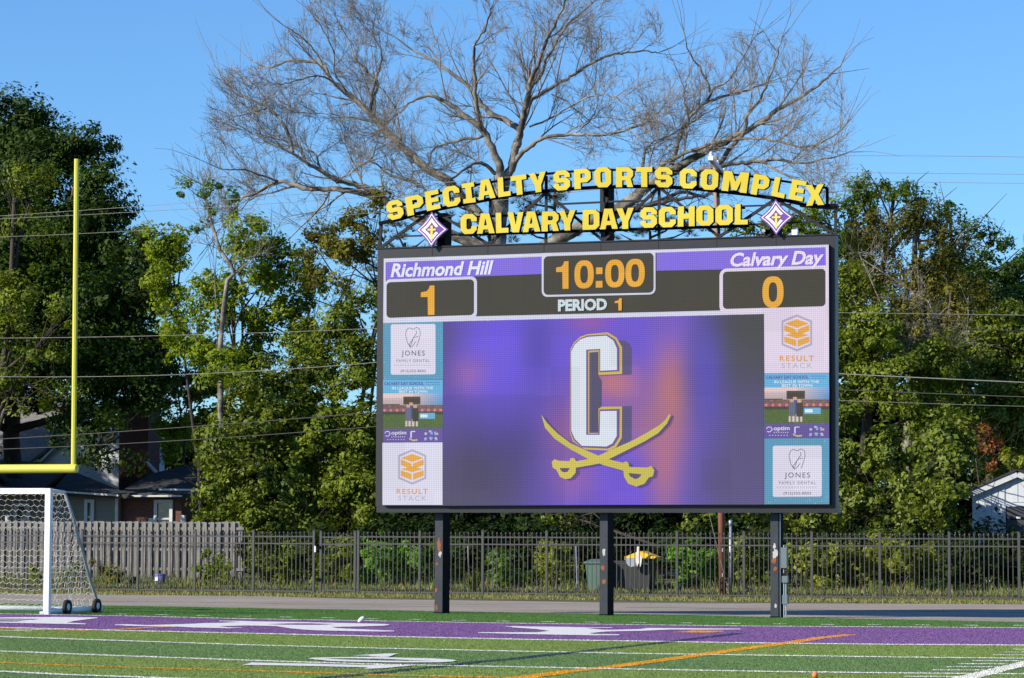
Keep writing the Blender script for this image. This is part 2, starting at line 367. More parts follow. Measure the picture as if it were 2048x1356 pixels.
for i,(pl,w,c) in enumerate(lines):
    P=ribbon(pl,w); V=[];F=[]
    for j,p in enumerate(P):
        d=(P[min(j+1,len(P)-1)]-P[max(j-1,0)]).normalized(); q=Vector((-d.y,d.x,0))*(w/2)
        V+=[(p.x+q.x,p.y+q.y,.004+.0006*(i%5)),(p.x-q.x,p.y-q.y,.004+.0006*(i%5))]
    for j in range(len(P)-1): F.append((2*j,2*j+1,2*j+3,2*j+2))
    MB().add(V,F).build('field_line',M[MC[c][0]],kind='structure')
    # standing fibres of the line
    L=sum((b-a).length for a,b in zip(P[:-1],P[1:])); n=int(L*w*4200)
    seg=rs.randint(0,len(P)-1,n); t=rs.rand(n); A=np.array([tuple(p) for p in P])
    pos=A[seg]*(1-t[:,None])+A[seg+1]*t[:,None]; dv=A[seg+1]-A[seg]; dv/=np.linalg.norm(dv,axis=1)[:,None]
    off=(rs.rand(n)-.5)*w*1.05; pos[:,0]+=-dv[:,1]*off; pos[:,1]+=dv[:,0]*off
    blP.append(pos[:,:2]); blC.append(np.tile(np.array(MC[c][1]),(n,1))*(0.96+.08*rs.rand(n,1)))
# end-zone lettering and yard number, traced as white inlaid turf
let=[]
let.append([cr(0,[(-400,157),(0,157),(900,150),(1560,158),(1560,166),(1200,212),(1070,240),(1375,256),(1375,268),(1000,262),(0,242),(-400,238),(-400,222),(0,224),(250,226),(420,208),(0,203),(-400,200),(-400,190),(0,194),(520,197),(650,182),(0,176),(-400,174)])])
let.append([[(230,1250)]+cr(1,[(0,268),(300,282),(1000,262),(1250,248),(1500,245),(1800,230),(1460,218),(1460,210),(1850,214)])+cr(2,[(0,222),(700,232),(1300,246),(2048,262)])+cr(3,[(90,272),(90,277),(0,290)])+cr(2,[(1700,302),(1200,312),(1300,330),(1480,340),(2048,366)])+cr(3,[(165,371),(165,381),(0,385)])+cr(2,[(1500,378),(1050,368),(850,360),(700,348),(560,335),(420,312),(330,298),(0,290)])+cr(1,[(1850,288),(1450,301),(1600,316),(1820,321),(1820,326),(1600,331),(1050,320),(800,306),(300,300),(0,292)])+[(230,1251)],
            cr(2,[(180,268),(560,253),(850,253),(1280,266),(1000,279),(780,279),(450,276)])])
let.append([cr(3,[(1950,300),(2047,301)])+cr(4,[(0,298),(300,305),(850,310),(1180,319),(1600,319),(1600,327),(1180,330),(1450,356),(1620,357),(2047,346)])+cr(5,[(0,345),(120,329),(400,329),(1000,335),(1610,339),(1610,350),(1000,355),(500,353),(0,375)])+cr(4,[(1650,381),(1500,386),(1230,412),(1320,425),(1720,431),(1720,445),(1300,446),(1000,441),(0,422)])+cr(3,[(1510,407),(1510,397),(2040,397)])+cr(4,[(0,398),(400,398),(600,375),(400,345),(0,318)])+cr(3,[(2047,312),(1950,307)])])
let.append([cr(1,[(1830,922),(1950,897),(1980,882)])+cr(2,[(0,888),(900,905),(1700,925)])+cr(3,[(0,925),(430,929),(430,935),(300,947),(0,975)])+cr(2,[(1800,985),(1730,980),(1800,962),(1500,956),(800,939),(0,926)])])
let.append([cr(2,[(835,822),(900,808),(1300,800),(1750,795)])+cr(3,[(0,800),(300,809),(800,820),(1100,840),(1165,855),(1100,868),(900,881),(300,884),(0,881)])+cr(2,[(1600,873),(1200,861),(1000,840)]),
            cr(2,[(1080,821),(1500,817),(2040,826)])+cr(3,[(500,850),(800,855),(400,860),(0,856)])+cr(2,[(1400,838)])])
let.append([cr(2,[(1540,772),(1800,758),(2040,743)])+cr(3,[(0,741),(230,739),(150,765),(80,792),(0,797)])+cr(2,[(1850,786),(1800,776)])])
def inpoly(px,py,poly):
    c=np.zeros(len(px),bool); n=len(poly); j=n-1
    for i in range(n):
        xi,yi=poly[i]; xj,yj=poly[j]
        if yi!=yj: c^=((yi>py)!=(yj>py))&(px<(xj-xi)*(py-yi)/(yj-yi)+xi)
        j=i
    return c
for i,loops in enumerate(let):
    W_=[[Vector((G(*p).x,G(*p).y,.0085+.0004*i)) for p in l] for l in loops]
    MB().prism(W_,(0,0,0)).build('field_lettering',M['turf_white'],kind='structure')
# fibres over the whole visible turf, coloured like the turf they stand in
n=430000
yy=26.5+ (62-26.5)*rs.rand(n)**.85; xx=(rs.rand(n)-.5)*2*(yy*.187)
Pw=np.stack([xx,yy],1)
def proj(P2,z=0.0):
    D=np.stack([P2[:,0],P2[:,1],np.full(len(P2),z-CAM_H)],1); fx=D@np.array(CX); fy=D@np.array(CY); fz=D@np.array(FWD)
    return 1024+F_PX*fx/fz, 678-F_PX*fy/fz
px,py=proj(Pw)
def yl(L): return np.interp(px,[p[0] for p in L],[p[1] for p in L])
C=np.zeros((n,3)); keep=(py>yl(L_turfend))&(py<1400)
C[:]=TC['green']
C[py>yl(L_end)]=TC['purple']; C[py>yl(L_goal)]=TC['olive']; C[py>yl(L_5)]=TC['dark']; C[py>yl(L_10)]=TC['olive']; C[py>yl(L_15)]=TC['dark']
inl=np.zeros(n,bool)
for loops in let:
    q=inpoly(px,py,loops[0])
    for h in loops[1:]: q&=~inpoly(px,py,h)
    inl|=q
C[inl]=WH
C=C*(.90+.2*rs.rand(n,1)); C[:, :]*=(1+.06*(rs.rand(n,3)-.5)); C*=(1+.05*np.sin(Pw[:,0]*1.1+2*np.sin(Pw[:,1]*.35))*np.sin(Pw[:,1]*.8+Pw[:,0]*.3)+.04*np.sin(Pw[:,0]*3.7+Pw[:,1]*1.9))[:,None]
blP.append(Pw[keep]); blC.append(C[keep])
P=np.concatenate(blP); C=np.concatenate(blC); n=len(P)
h=.006+.009*rs.rand(n); wd=.0035+.004*rs.rand(n); a=rs.rand(n)*math.pi; lean=(rs.rand(n,2)-.5)*.02
V=np.zeros((n,3,3)); V[:,0,0]=P[:,0]-np.cos(a)*wd; V[:,0,1]=P[:,1]-np.sin(a)*wd; V[:,1,0]=P[:,0]+np.cos(a)*wd; V[:,1,1]=P[:,1]+np.sin(a)*wd
V[:,2,:2]=P+lean; V[:,2,2]=h; V[:,:2,2]=.003
mesh_np('turf_fibres',V.reshape(-1,3),np.arange(3*n).reshape(-1,3),M['blades'],kind='stuff',col=np.repeat(np.c_[np.clip(C,0,.9),np.ones(n)],3,axis=0))
# dry verge grass each side of the steel fence
def grass(name,u0,u1,n0,n1,count,hh,cols,seed,lab):
    r=np.random.RandomState(seed); u=u0+(u1-u0)*r.rand(count); nn=n0+(n1-n0)*r.rand(count); z0=np.interp(nn,[p[0] for p in prof],[p[1] for p in prof])
    cl=.5+.5*np.sin(u*2.1+np.sin(nn*3)*2)*np.cos(nn*1.7+u*.6); h=hh*(.35+.9*r.rand(count))*(.45+cl); w=.008+.01*r.rand(count); a=r.rand(count)*math.pi
    B=np.outer(u,np.array(U))+np.outer(nn,np.array(Nn)); B[:,2]=z0
    d=np.stack([np.cos(a)*w,np.sin(a)*w,np.zeros(count)],1); V=np.stack([B-d,B+d,B+np.stack([(r.rand(count)-.5)*h*.7,(r.rand(count)-.5)*h*.7,h],1)],1)
    ci=r.randint(0,len(cols),count); C=np.array(cols)[ci]*(.75+.5*r.rand(count,1))
    o=mesh_np(name,V.reshape(-1,3),np.arange(3*count).reshape(-1,3),M['blades'],kind='stuff',col=np.repeat(np.c_[C,np.ones(count)],3,axis=0)); tag(o,lab,'grass')
grass('verge_grass',-46,-6,69.5,79,70000,.08,[(.21,.19,.06),(.15,.17,.045),(.26,.22,.09),(.10,.14,.035)],5,'short yellowing grass along the foot of the grey steel fence')
grass('tall_weeds',-46,-8,76,80,7000,.24,[(.13,.20,.04),(.20,.16,.07),(.09,.15,.03)],6,'straggly weeds and dry stalks between the steel fence and the wooden fence')

#==SECTION scoreboard
# ------------------------------------------------------------------ scoreboard
NP=52.9; NF=NP-.22; NL=NF-.09           # post front, frame face, LED face
base=PN(1213,1230,NP); base.z=0
sb=thing('scoreboard',base,'large black scoreboard with a lit video screen on three steel posts','scoreboard')
def uN(x,y,N): p=PN(x,y,N); return p.dot(U)
posts=[(868.8,884.6,1229),(1199,1215,1230),(1541,1557,1235)]
for i,(x0,x1,yb) in enumerate(posts):
    u0=uN(x0,yb,NP); u1=uN(x1,yb,NP); uc=(u0+u1)/2; w=u1-u0; zb=zN(x0,1024,NP)
    mb=MB(); mb.box(FR(uc,NP+.2,zb/2),w,.40,zb); o=mb.build('post',M['post_paint'],sb)
    side=MB(); side.box(FR(uc+w/2+.002,NP+.2,zb/2),.006,.404,zb-.002)
    side.build('post_shade_face',M['black_paint'],o)  # near-black slab puts the shade of the right face into colour
    mbb=MB(); mbb.box(FR(uc,NP+.2,.012),w+.02,.42,.024); mbb.build('base_plate',M['black_paint'],o)
    # paint loss and rust patches, thin irregular flakes
    spots=[[(878,1090,4,14,'rust'),(880,1108,3,7,'primer'),(874,1128,3,4,'rust'),(872,1180,3,5,'rust'),(873,1215,3,6,'rust')],
           [(1208,1104,3,8,'primer'),(1206,1136,4,6,'rust'),(1208,1163,4,5,'rust')],
           [(1549,1092,3,7,'primer'),(1550,1108,6,10,'primer'),(1548,1122,5,6,'rust'),(1550,1138,4,5,'rust'),(1551,1212,3,5,'primer')]][i]
    for (sx,sy,rx,ry,mt) in spots:
        r=random.Random(sx); pts=[]
        for k in range(14):
            t=2*math.pi*k/14; q=.65+.5*r.random(); X=min(max(sx+rx*q*math.cos(t),x0+.8),x1-.8); pts.append(PN(X,sy+ry*q*math.sin(t),NP-.004))
        MB().prism([pts],Nn*.003).build('paint_flake',M[mt],o)
    # black upper continuation behind the lettering
    ztop=[zN(880,428,NP),zN(1210,372,NP),zN(1550,420,NP)][i]
    MB().box(FR(uc,NP+.2,(zb+ztop)/2+.02),w-.004,.396,ztop-zb).build('post_extension',M['black_paint'],sb)
# cabinet frame
def quadP(c,N): return [PN(x,y,N) for x,y in c]
def level(pts):   # keep the outline exactly rectangular in its own plane
    us=[p.dot(U) for p in pts]; N=pts[0].dot(Nn); u0=(us[0]+us[3])/2; u1=(us[1]+us[2])/2; z1=(pts[0].z+pts[1].z)/2; z0=(pts[2].z+pts[3].z)/2
    return u0,u1,z0,z1,N
fr=level(quadP([(755,498),(1672.5,470),(1673,1012),(751.5,1014)],NF)); u0,u1,z0,z1,_=fr
FRZ=(u0,u1,z0,z1)
mb=MB(); mb.box(FR((u0+u1)/2,NF+.10,(z0+z1)/2),u1-u0,.20,z1-z0); cab=mb.build('cabinet',M['frame_grey'],sb)
zb=zN(1210,1025,NF)
MB().box(FR((u0+u1)/2+.02,NF+.13,(z0+zb)/2-.002),u1-u0,.26,z0-zb).build('lower_beam',M['frame_grey'],sb)
MB().box(FR((u0+u1)/2,NF+.16,z1+.012),u1-u0+.02,.36,.024).build('top_ledge',M['truss_grey'],sb)
for k in range(1,8):      # panel seams on the frame
    uu=u0+(u1-u0)*k/8; mbx=MB(); mbx.box(FR(uu,NF-.002,z1-.16),.012,.004,.30); mbx.build('seam_strip',M['truss_grey'],sb)
# LED face
led=level(quadP([(767,517),(1657.5,488),(1659,1008),(764.5,1012)],NL)); lu0,lu1,lz0,lz1,_=led
MB().box(FR((lu0+lu1)/2,NL+.045,(lz0+lz1)/2),lu1-lu0,.09,lz1-lz0).build('led_housing',M['black_paint'],sb)
def uvled(o):
    me=o.data; uv=me.uv_layers.new(name='led'); off=wloc(o)
    co=np.zeros(len(me.vertices)*3); me.vertices.foreach_get('co',co); co=co.reshape(-1,3)+np.array(off)
    uu=co@np.array(U); zz=co[:,2]; li=np.zeros(len(me.loops),dtype=np.int32); me.loops.foreach_get('vertex_index',li)
    uv.data.foreach_set('uv',np.stack([uu[li],zz[li]],1).ravel())
ML={}
def LM(*rgb):
    if rgb not in ML: ML[rgb]=ledmat('led_%02x%02x%02x'%rgb,rgb,.64)
    return ML[rgb]
ML_off=ledmat('led_unlit'); ML_attr=ledmat('led_picture',attr=True,gain=.68)
# screen as an anchor part
NS=NL-.003
scr=MB(); scr.add([FR(lu0,NS,lz0),FR(lu1,NS,lz0),FR(lu1,NS,lz1),FR(lu0,NS,lz1)],[(0,1,2,3)])
screen=scr.build('screen',ML_off,sb); uvled(screen)
def flat(name,loops,layer,m,parent=None):
    N=NS-.0035*layer; L=[[PN(x,y,N) for x,y in l] for l in loops]
    # clamp to the LED face
    L=[[FR(min(max(p.dot(U),lu0),lu1),N,min(max(p.z,lz0),lz1)) for p in l] for l in L]
    o=MB().prism(L,(0,0,0)).build(name,m,parent or screen); uvled(o); return o
def bil(q,s,t):   # q: TL,TR,BR,BL  s right, t down
    (ax,ay),(bx,by),(cx,cy),(dx,dy)=q
    return ((ax*(1-s)+bx*s)*(1-t)+(dx*(1-s)+cx*s)*t,(ay*(1-s)+by*s)*(1-t)+(dy*(1-s)+cy*s)*t)
def rquad(q,r,n=5,corners=(1,1,1,1)):
    w=math.dist(q[0],q[1]); h=math.dist(q[0],q[3]); a=r/w; b=r/h; P=[]
    for ci,(cx,cy,t0) in enumerate([(a,b,180),(1-a,b,270),(1-a,1-b,0),(a,1-b,90)]):
        if corners[ci]:
            for k in range(n+1):
                t=math.radians(t0+90*k/n); P.append(bil(q,cx+a*math.cos(t),cy+b*math.sin(t)))
        else: P.append(bil(q,(0,1,1,0)[ci],(0,0,1,1)[ci]))
    return P
WHT=(214,216,240); LAV=(226,212,236); PUR=(118,92,226); AMB=(238,168,0)
def textmesh(body,offset=0.0,shear=0.0,spacing=1.0):
    cu=bpy.data.curves.new('t','FONT'); cu.body=body; cu.offset=offset; cu.shear=shear; cu.space_character=spacing; cu.resolution_u=3
    o=bpy.data.objects.new('t',cu); COL.objects.link(o); bpy.context.view_layer.update()
    dg=bpy.context.evaluated_depsgraph_get(); me=bpy.data.meshes.new_from_object(o.evaluated_get(dg))
    V=np.zeros(len(me.vertices)*3); me.vertices.foreach_get('co',V); V=V.reshape(-1,3)
    Fc=[tuple(p.vertices) for p in me.polygons]; bpy.data.objects.remove(o); bpy.data.curves.remove(cu); bpy.data.meshes.remove(me); return V,Fc
CAP=.729*1.0
def text(name,body,q,layer,m,offset=.0,shear=0.,spacing=1.,cap=None,parent=None):
    """q: cap-top left, cap-top right, baseline right, baseline left (photograph px)"""
    V,Fc=textmesh(body,offset,shear,spacing); x0,x1=V[:,0].min(),V[:,0].max()
    c=cap or .70; N=NS-.0035*layer; P=[]
    for v in V:
        s=(v[0]-x0)/(x1-x0); t=1-v[1]/c; P.append(PN(*bil(q,s,t),N))
    o=MB().add(P,Fc).build(name,m,parent or screen); uvled(o); return o
Q=lambda x0,y0,x1,y1,dy=0.: [(x0,y0),(x1,y0+dy),(x1,y1+dy),(x0,y1)]
# upper strip
flat('white_border',[[(767,517),(1084,506.5),(1096,503.5),(1300,497),(1312,499),(1657.5,488),(1657.5,494.5),(1311,505.5),(1084,513.5),(771.5,524.5),(771,646),(766,646)]],1,LM(*WHT))
flat('white_border',[[(766,637),(1528,619),(1528,628),(766,646.5)]],1,LM(*WHT))
flat('white_border',[[(1651,493),(1658,493),(1658,625),(1651,625)]],1,LM(*LAV))
flat('team_strip',[[(772,525),(1083.5,513),(1083.5,548),(951,553),(772,560)]],1,LM(*PUR))
flat('team_strip',[[(1313,504.5),(1652,493.5),(1652,533),(1440,539),(1313,541.5)]],1,LM(*PUR))
flat('score_frame',[rquad([(768.5,559),(954,552.5),(954,637),(768,643.5)],12)],2,LM(*WHT)); flat('score_panel',[rquad([(773,564.5),(948,558.5),(948,630),(773,636)],8)],3,ML_off)
flat('score_frame',[rquad([(1439,537.5),(1657.5,530.5),(1657.5,621),(1439,627)],14,corners=(1,0,0,1))],2,LM(*LAV)); flat('score_panel',[rquad([(1445.8,543.4),(1651,537.5),(1651,612.5),(1445.8,618)],8)],3,ML_off)
flat('clock_frame',[rquad([(1083.5,504.5),(1311,496.7),(1311,588.7),(1083.5,594)],11,corners=(0,0,1,1))],2,LM(*WHT)); flat('clock_panel',[rquad([(1087.3,512.8),(1307.3,505.5),(1307.3,585.2),(1087.3,590)],9)],3,ML_off)
ZERO=lambda:None
def zero(q,layer,m,name='digit',th=.30,tv=.19):
    def ring(a,b,rev=False):
        P=[]
        for k in range(28):
            t=2*math.pi*k/28; c,s=math.cos(t),math.sin(t); e=2/2.5
            P.append(bil(q,.5+a*math.copysign(abs(c)**e,c),.5+b*math.copysign(abs(s)**e,s)))
        return P[::-1] if rev else P
    return flat(name,[ring(.5,.5),ring(.5-th,.5-tv,True)],layer,m)
def one(q,layer,m,name='digit'):
    g=[(.52,1),(1,1),(1,0),(.66,0),(.56,.12),(.42,.19),(.04,.22),(.0,.24),(0,.385),(.5,.385)]
    return flat(name,[[bil(q,x,y) for x,y in g]],layer,m)
A=LM(*AMB)
one(Q(841.7,571.6,869,630.5,-.8),4,A)
zero(Q(1524.7,553,1567.2,616,-1.0),4,A)
one(Q(1112.2,523,1137,578,-.6),4,A); zero(Q(1148.8,521,1187.6,577.5,-1),4,A)
flat('colon_dot',[Q(1192,535,1205,548.5,-.4)],4,A); flat('colon_dot',[Q(1191.5,562,1205,575.5,-.4)],4,A)
zero(Q(1210.3,519.5,1249,575.5,-1),4,A); zero(Q(1250.8,518,1289.5,574.5,-1),4,A)
text('team_name','Richmond Hill',[(781,527.5),(987,521),(986,547.5),(781,553.5)],5,LM(232,236,252),offset=.030,shear=.22)
text('team_name','Calvary Day',[(1461,506.5),(1648,500.5),(1647,527),(1461,532.5)],5,LM(240,226,248),offset=.030,shear=.22)
text('period_word','PERIOD',[(1116,600),(1214,597.5),(1214,618.5),(1116,621.5)],4,LM(210,226,238),offset=.045)
one(Q(1229.6,596.8,1243.4,621.3,-.3),4,A)
# moving backdrop picture behind the emblem
nx,ny=150,90
qb=[(886,643),(1528.5,627.5),(1529.5,1008.3),(884.5,1011.5)]
Sg,Tg=np.meshgrid(np.linspace(0,1,nx),np.linspace(0,1,ny)); Sg=Sg.ravel();Tg=Tg.ravel()
PXg=np.array([bil(qb,s,t) for s,t in zip(Sg,Tg)]); X=PXg[:,0];Y=PXg[:,1]
colr=np.tile(np.array([104.,86.,204.]),(len(X),1))
def blob(x,y,rx,ry,c,w=1.,p=2.):
    g=np.exp(-(np.abs((X-x)/rx)**p+np.abs((Y-y)/ry)**p))*w; colr[:]=colr*(1-g[:,None])+np.array(c,float)*g[:,None]
blob(890,660,45,160,(80,72,130),.8);blob(960,940,110,110,(74,70,104),.95);blob(900,1000,130,90,(84,80,112),.95);blob(1010,880,60,60,(70,66,120),.7)
blob(1000,700,70,70,(110,92,226),.7);blob(940,750,40,40,(150,100,170),.8);blob(1000,800,50,90,(104,86,214),.5)
blob(1180,640,45,30,(150,92,170),.8);blob(1075,700,35,110,(78,70,160),.6);blob(1230,765,60,45,(196,120,112),.8);blob(1130,860,45,70,(150,98,150),.75)
blob(1340,700,70,80,(112,90,220),.6);blob(1345,790,42,110,(196,124,112),.85);blob(1330,930,36,130,(186,116,128),.75);blob(1290,850,70,60,(165,110,140),.7);blob(1150,960,50,50,(150,98,160),.7)
blob(1240,990,60,40,(120,84,214),.5);blob(1500,690,110,150,(66,70,76),1.0,3.5);blob(1500,900,95,180,(84,80,118),.92,3);blob(1450,960,70,90,(88,80,128),.8);blob(1415,750,40,110,(92,82,200),.7);blob(1330,640,50,30,(120,90,190),.5)
colr[:]=colr.mean(1,keepdims=True)+(colr-colr.mean(1,keepdims=True))*1.06; colr*=1.03
st=(Y>789)&(X<1130); colr[st]*=.95
lf=lambda c: np.where(c/255<=.04045,c/255/12.92,((c/255+.055)/1.055)**2.4)
def picture(name,q,nx,ny,colr,layer,sub=.055):
    N=NS-.0035*layer; V=[]
    for j in range(ny):
        for i in range(nx): V.append(tuple(PN(*bil(q,i/(nx-1),j/(ny-1)),N)))
    Fq=[(j*nx+i,j*nx+i+1,(j+1)*nx+i+1,(j+1)*nx+i) for j in range(ny-1) for i in range(nx-1)]
    c=np.clip(lf(np.clip(colr,0,255))-sub,0,1); o=mesh_np(name,np.array(V),np.array(Fq),ML_attr,parent=screen,col=np.c_[c,np.ones(len(c))]); uvled(o); return o
picture('backdrop_picture',qb,nx,ny,colr,1)
# emblem: block letter C above crossed sabres
ce=lambda pts,dx=0,dy=0:[(1000+(x+dx)/3.666,640+(y+dy)/3.666) for x,y in pts]
Cin=[(522,230),(548,180),(590,142),(640,124),(780,115),(832,150),(858,210),(858,366),(735,373),(735,212),(632,218),(632,842),(730,842),(735,668),(856,666),(856,850),(824,905),(780,928),(600,922),(548,872),(522,810)]
Cmid=[(520,222),(546,172),(590,134),(640,114),(785,106),(845,142),(876,205),(876,376),(728,384),(728,220),(646,226),(646,834),(722,834),(728,656),(878,652),(876,858),(838,918),(790,944),(600,934),(540,880),(516,815)]
Cout=[(516,215),(542,165),(590,122),(640,104),(790,90),(855,130),(895,200),(895,396),(722,404),(722,232),(655,238),(655,828),(722,828),(722,636),(895,634),(893,865),(852,932),(800,958),(620,948),(534,888),(512,820)]
Csh=[(700,150),(905,150),(948,170),(965,210),(965,400),(720,410),(745,450),(742,640),(965,630),(965,870),(900,950),(800,960),(640,840),(640,240)]
flat('emblem_shadow',[ce(Csh)],2,LM(66,52,120)); flat('emblem_outline',[ce(Cout)],3,LM(206,176,70)); flat('emblem_outline',[ce(Cmid)],4,LM(96,60,150)); flat('emblem_letter',[ce(Cin)],5,LM(216,226,240))
flat('emblem_shadow',[ce([(668,240),(722,240),(722,410),(742,440),(740,640),(722,650),(722,812),(668,812)])],4,LM(50,44,96))
S1=[(303,694),(345,755),(420,830),(520,905),(640,960),(760,1010),(830,1030),(905,1047),(920,1036),(940,1045),(948,1077),(1080,1082),(1108,1070),(1132,1100),(1122,1145),(1090,1156),(1060,1200),(1000,1222),(940,1200),(910,1150),(905,1105),(760,1065),(640,1015),(520,950),(400,870),(330,790)]
S2=[(1240,688),(1250,700),(1225,760),(1160,830),(1060,890),(960,940),(840,1000),(730,1052),(600,1076),(557,1082),(555,1120),(520,1160),(480,1168),(440,1150),(415,1100),(385,1080),(380,1040),(400,1020),(430,1032),(510,1035),(518,1014),(540,1010),(560,1035),(700,1010),(720,995),(830,945),(960,890),(1080,825),(1170,770),(1215,730)]
H1=[(942,1122),(1040,1132),(1015,1160),(990,1166),(955,1148)]; H2=[(438,1086),(512,1086),(496,1112),(470,1118),(450,1108)]
flat('emblem_shadow',[ce(S1,22,8)],6,LM(60,46,110)); flat('emblem_shadow',[ce(S2,22,8)],6,LM(60,46,110))
flat('emblem_sabre',[ce(S1),ce(H1)[::-1]],7,LM(200,186,66)); flat('emblem_sabre',[ce(S2),ce(H2)[::-1]],8,LM(204,188,68))
# sponsor columns
TEAL=(66,150,190); SKY=(84,176,226); VIO=(84,58,158)
def stroke(name,pl,w,layer,m):
    N=NS-.0035*layer; mb=MB()
    for a,b in zip(pl[:-1],pl[1:]): 
        A_=PN(*a,N);B_=PN(*b,N); d=(B_-A_).normalized(); s=d.cross(Nn)*w/2; mb.add([A_-s,A_+s,B_+s,B_-s],[(0,1,2,3)])
    o=mb.build(name,m,screen); uvled(o); return o
def jones(x0,x1,y0,y1,card,k):
    (ca,cb,cc,cd)=card
    flat('advert_panel',[[(x0,y0[0]),(x1,y0[1]),(x1,y1[1]),(x0,y1[0])]],2,LM(*TEAL))
    flat('advert_card',[rquad([(ca,cb),(cc,cb-.6),(cc,cd-1),(ca,cd)],4)],3,LM(222,218,240))
    w=cc-ca; h=cd-cb; f=lambda s,t:(ca+w*s,cb+h*t)
    r=random.Random(k)
    for i in range(46):     # pale sparkle specks on the teal border
        side=r.random(); 
        if side<.5: X_=r.uniform(x0+1,ca-2) if r.random()<.5 else r.uniform(cc+2,x1-2); Y_=r.uniform(min(y0)+4,min(y1)-3)
        else: X_=r.uniform(x0+2,x1-3); Y_=r.uniform(min(y0)+3,cb-1) if r.random()<.3 else r.uniform(cd+2,min(y1)-2)
        s=r.uniform(.6,1.3); flat('sparkle',[[(X_,Y_),(X_+s,Y_),(X_+s,Y_+s*1.4),(X_,Y_+s*1.4)]],3,LM(170,206,226)) if i<30 else None
    dk=LM(70,66,110)
    tooth=[f(.36,.10),f(.33,.20),f(.37,.36),f(.44,.46),f(.48,.44),f(.56,.34)]
    for s_ in (tooth,[f(.36,.10),f(.42,.07),f(.50,.10),f(.58,.06),f(.65,.10),f(.66,.20),f(.62,.34),f(.58,.44)],[f(.56,.12),f(.58,.17),f(.50,.28),f(.44,.44),f(.41,.40),f(.52,.26),f(.62,.24)]):
        stroke('logo_line',s_,.011,4,dk)
    text('sponsor_word','JONES',[f(.24,.52),f(.76,.52),f(.76,.62),f(.24,.62)],4,dk,offset=.004,spacing=1.25)
    text('sponsor_word','FAMILY DENTAL',[f(.13,.69),f(.88,.69),f(.88,.75),f(.13,.75)],4,LM(100,96,140),spacing=1.2)
    text('sponsor_word','(912)352-8503',[f(.22,.90),f(.78,.90),f(.78,.95),f(.22,.95)],4,dk,offset=.012,spacing=1.1)
    for i in range(14): stroke('logo_line',[f(.08+.06*i,.81),f(.11+.06*i,.81)],.012,4,LM(150,150,180))
jones(766.3,886,(646,643),(760,758.5),(781.5,648.5,871,749.5),1)
jones(1529,1658.6,(877,876),(1008.5,1008),(1545.5,891.5,1643.5,994),2)
def stackad(x0,x1,y0,y1,cx,cy,rx,ry,k):
    if k==1: flat('advert_panel',[[(x0,y0),(x1,y0-.8),(x1,y1-.6),(x0,y1)]],2,LM(218,218,240))
    else: flat('advert_panel',[[(1528,627),(1440,630),(1440,620),(1658,612),(1658,745.5),(1529,746.5)]],1,LM(*LAV))
    P=lambda s,t:(cx+rx*s,cy+ry*t)
    hexo=[P(0,-1),P(1,-.66),P(1,.66),P(0,1),P(-1,.66),P(-1,-.66)]; hexi=[P(0,-.88),P(.88,-.58),P(.88,.58),P(0,.88),P(-.88,.58),P(-.88,-.58)]
    flat('logo_hexagon',[hexo,hexi[::-1]],3,LM(176,166,196))
    o1=LM(230,164,52)
    for t0,t1,t2,t3,t4 in ((-.74,-.50,-.27,-.17,.13),(-.04,.12,.30,.42,.74)):
        flat('logo_face',[[P(-.80,t1),P(0,t0),P(.80,t1),P(0,t2)]],3,o1)
        flat('logo_face',[[P(-.82,t1+.07),P(-.05,t2+.08),P(-.05,t4),P(-.82,t4-.24)]],3,o1)
        flat('logo_face',[[P(.82,t1+.07),P(.05,t2+.08),P(.05,t4),P(.82,t4-.24)]],3,o1)
    bx=cx; ty=cy+ry*1.23; w=rx*1.12; hh=ry*.29
    text('sponsor_word','RESULT',[(bx-w,ty),(bx+w,ty),(bx+w,ty+hh),(bx-w,ty+hh)],3,LM(226,150,70),offset=.018,spacing=1.25)
    text('sponsor_word','STACK',[(bx-w*.9,ty+hh*1.35),(bx+w*.9,ty+hh*1.35),(bx+w*.9,ty+hh*2.3),(bx-w*.9,ty+hh*2.3)],3,LM(184,176,204),offset=.004,spacing=1.3)
stackad(764.8,885,885.5,1012,824.4,933.8,28,35.5,1); stackad(0,0,0,0,1593.6,665.7,30.5,37,2)
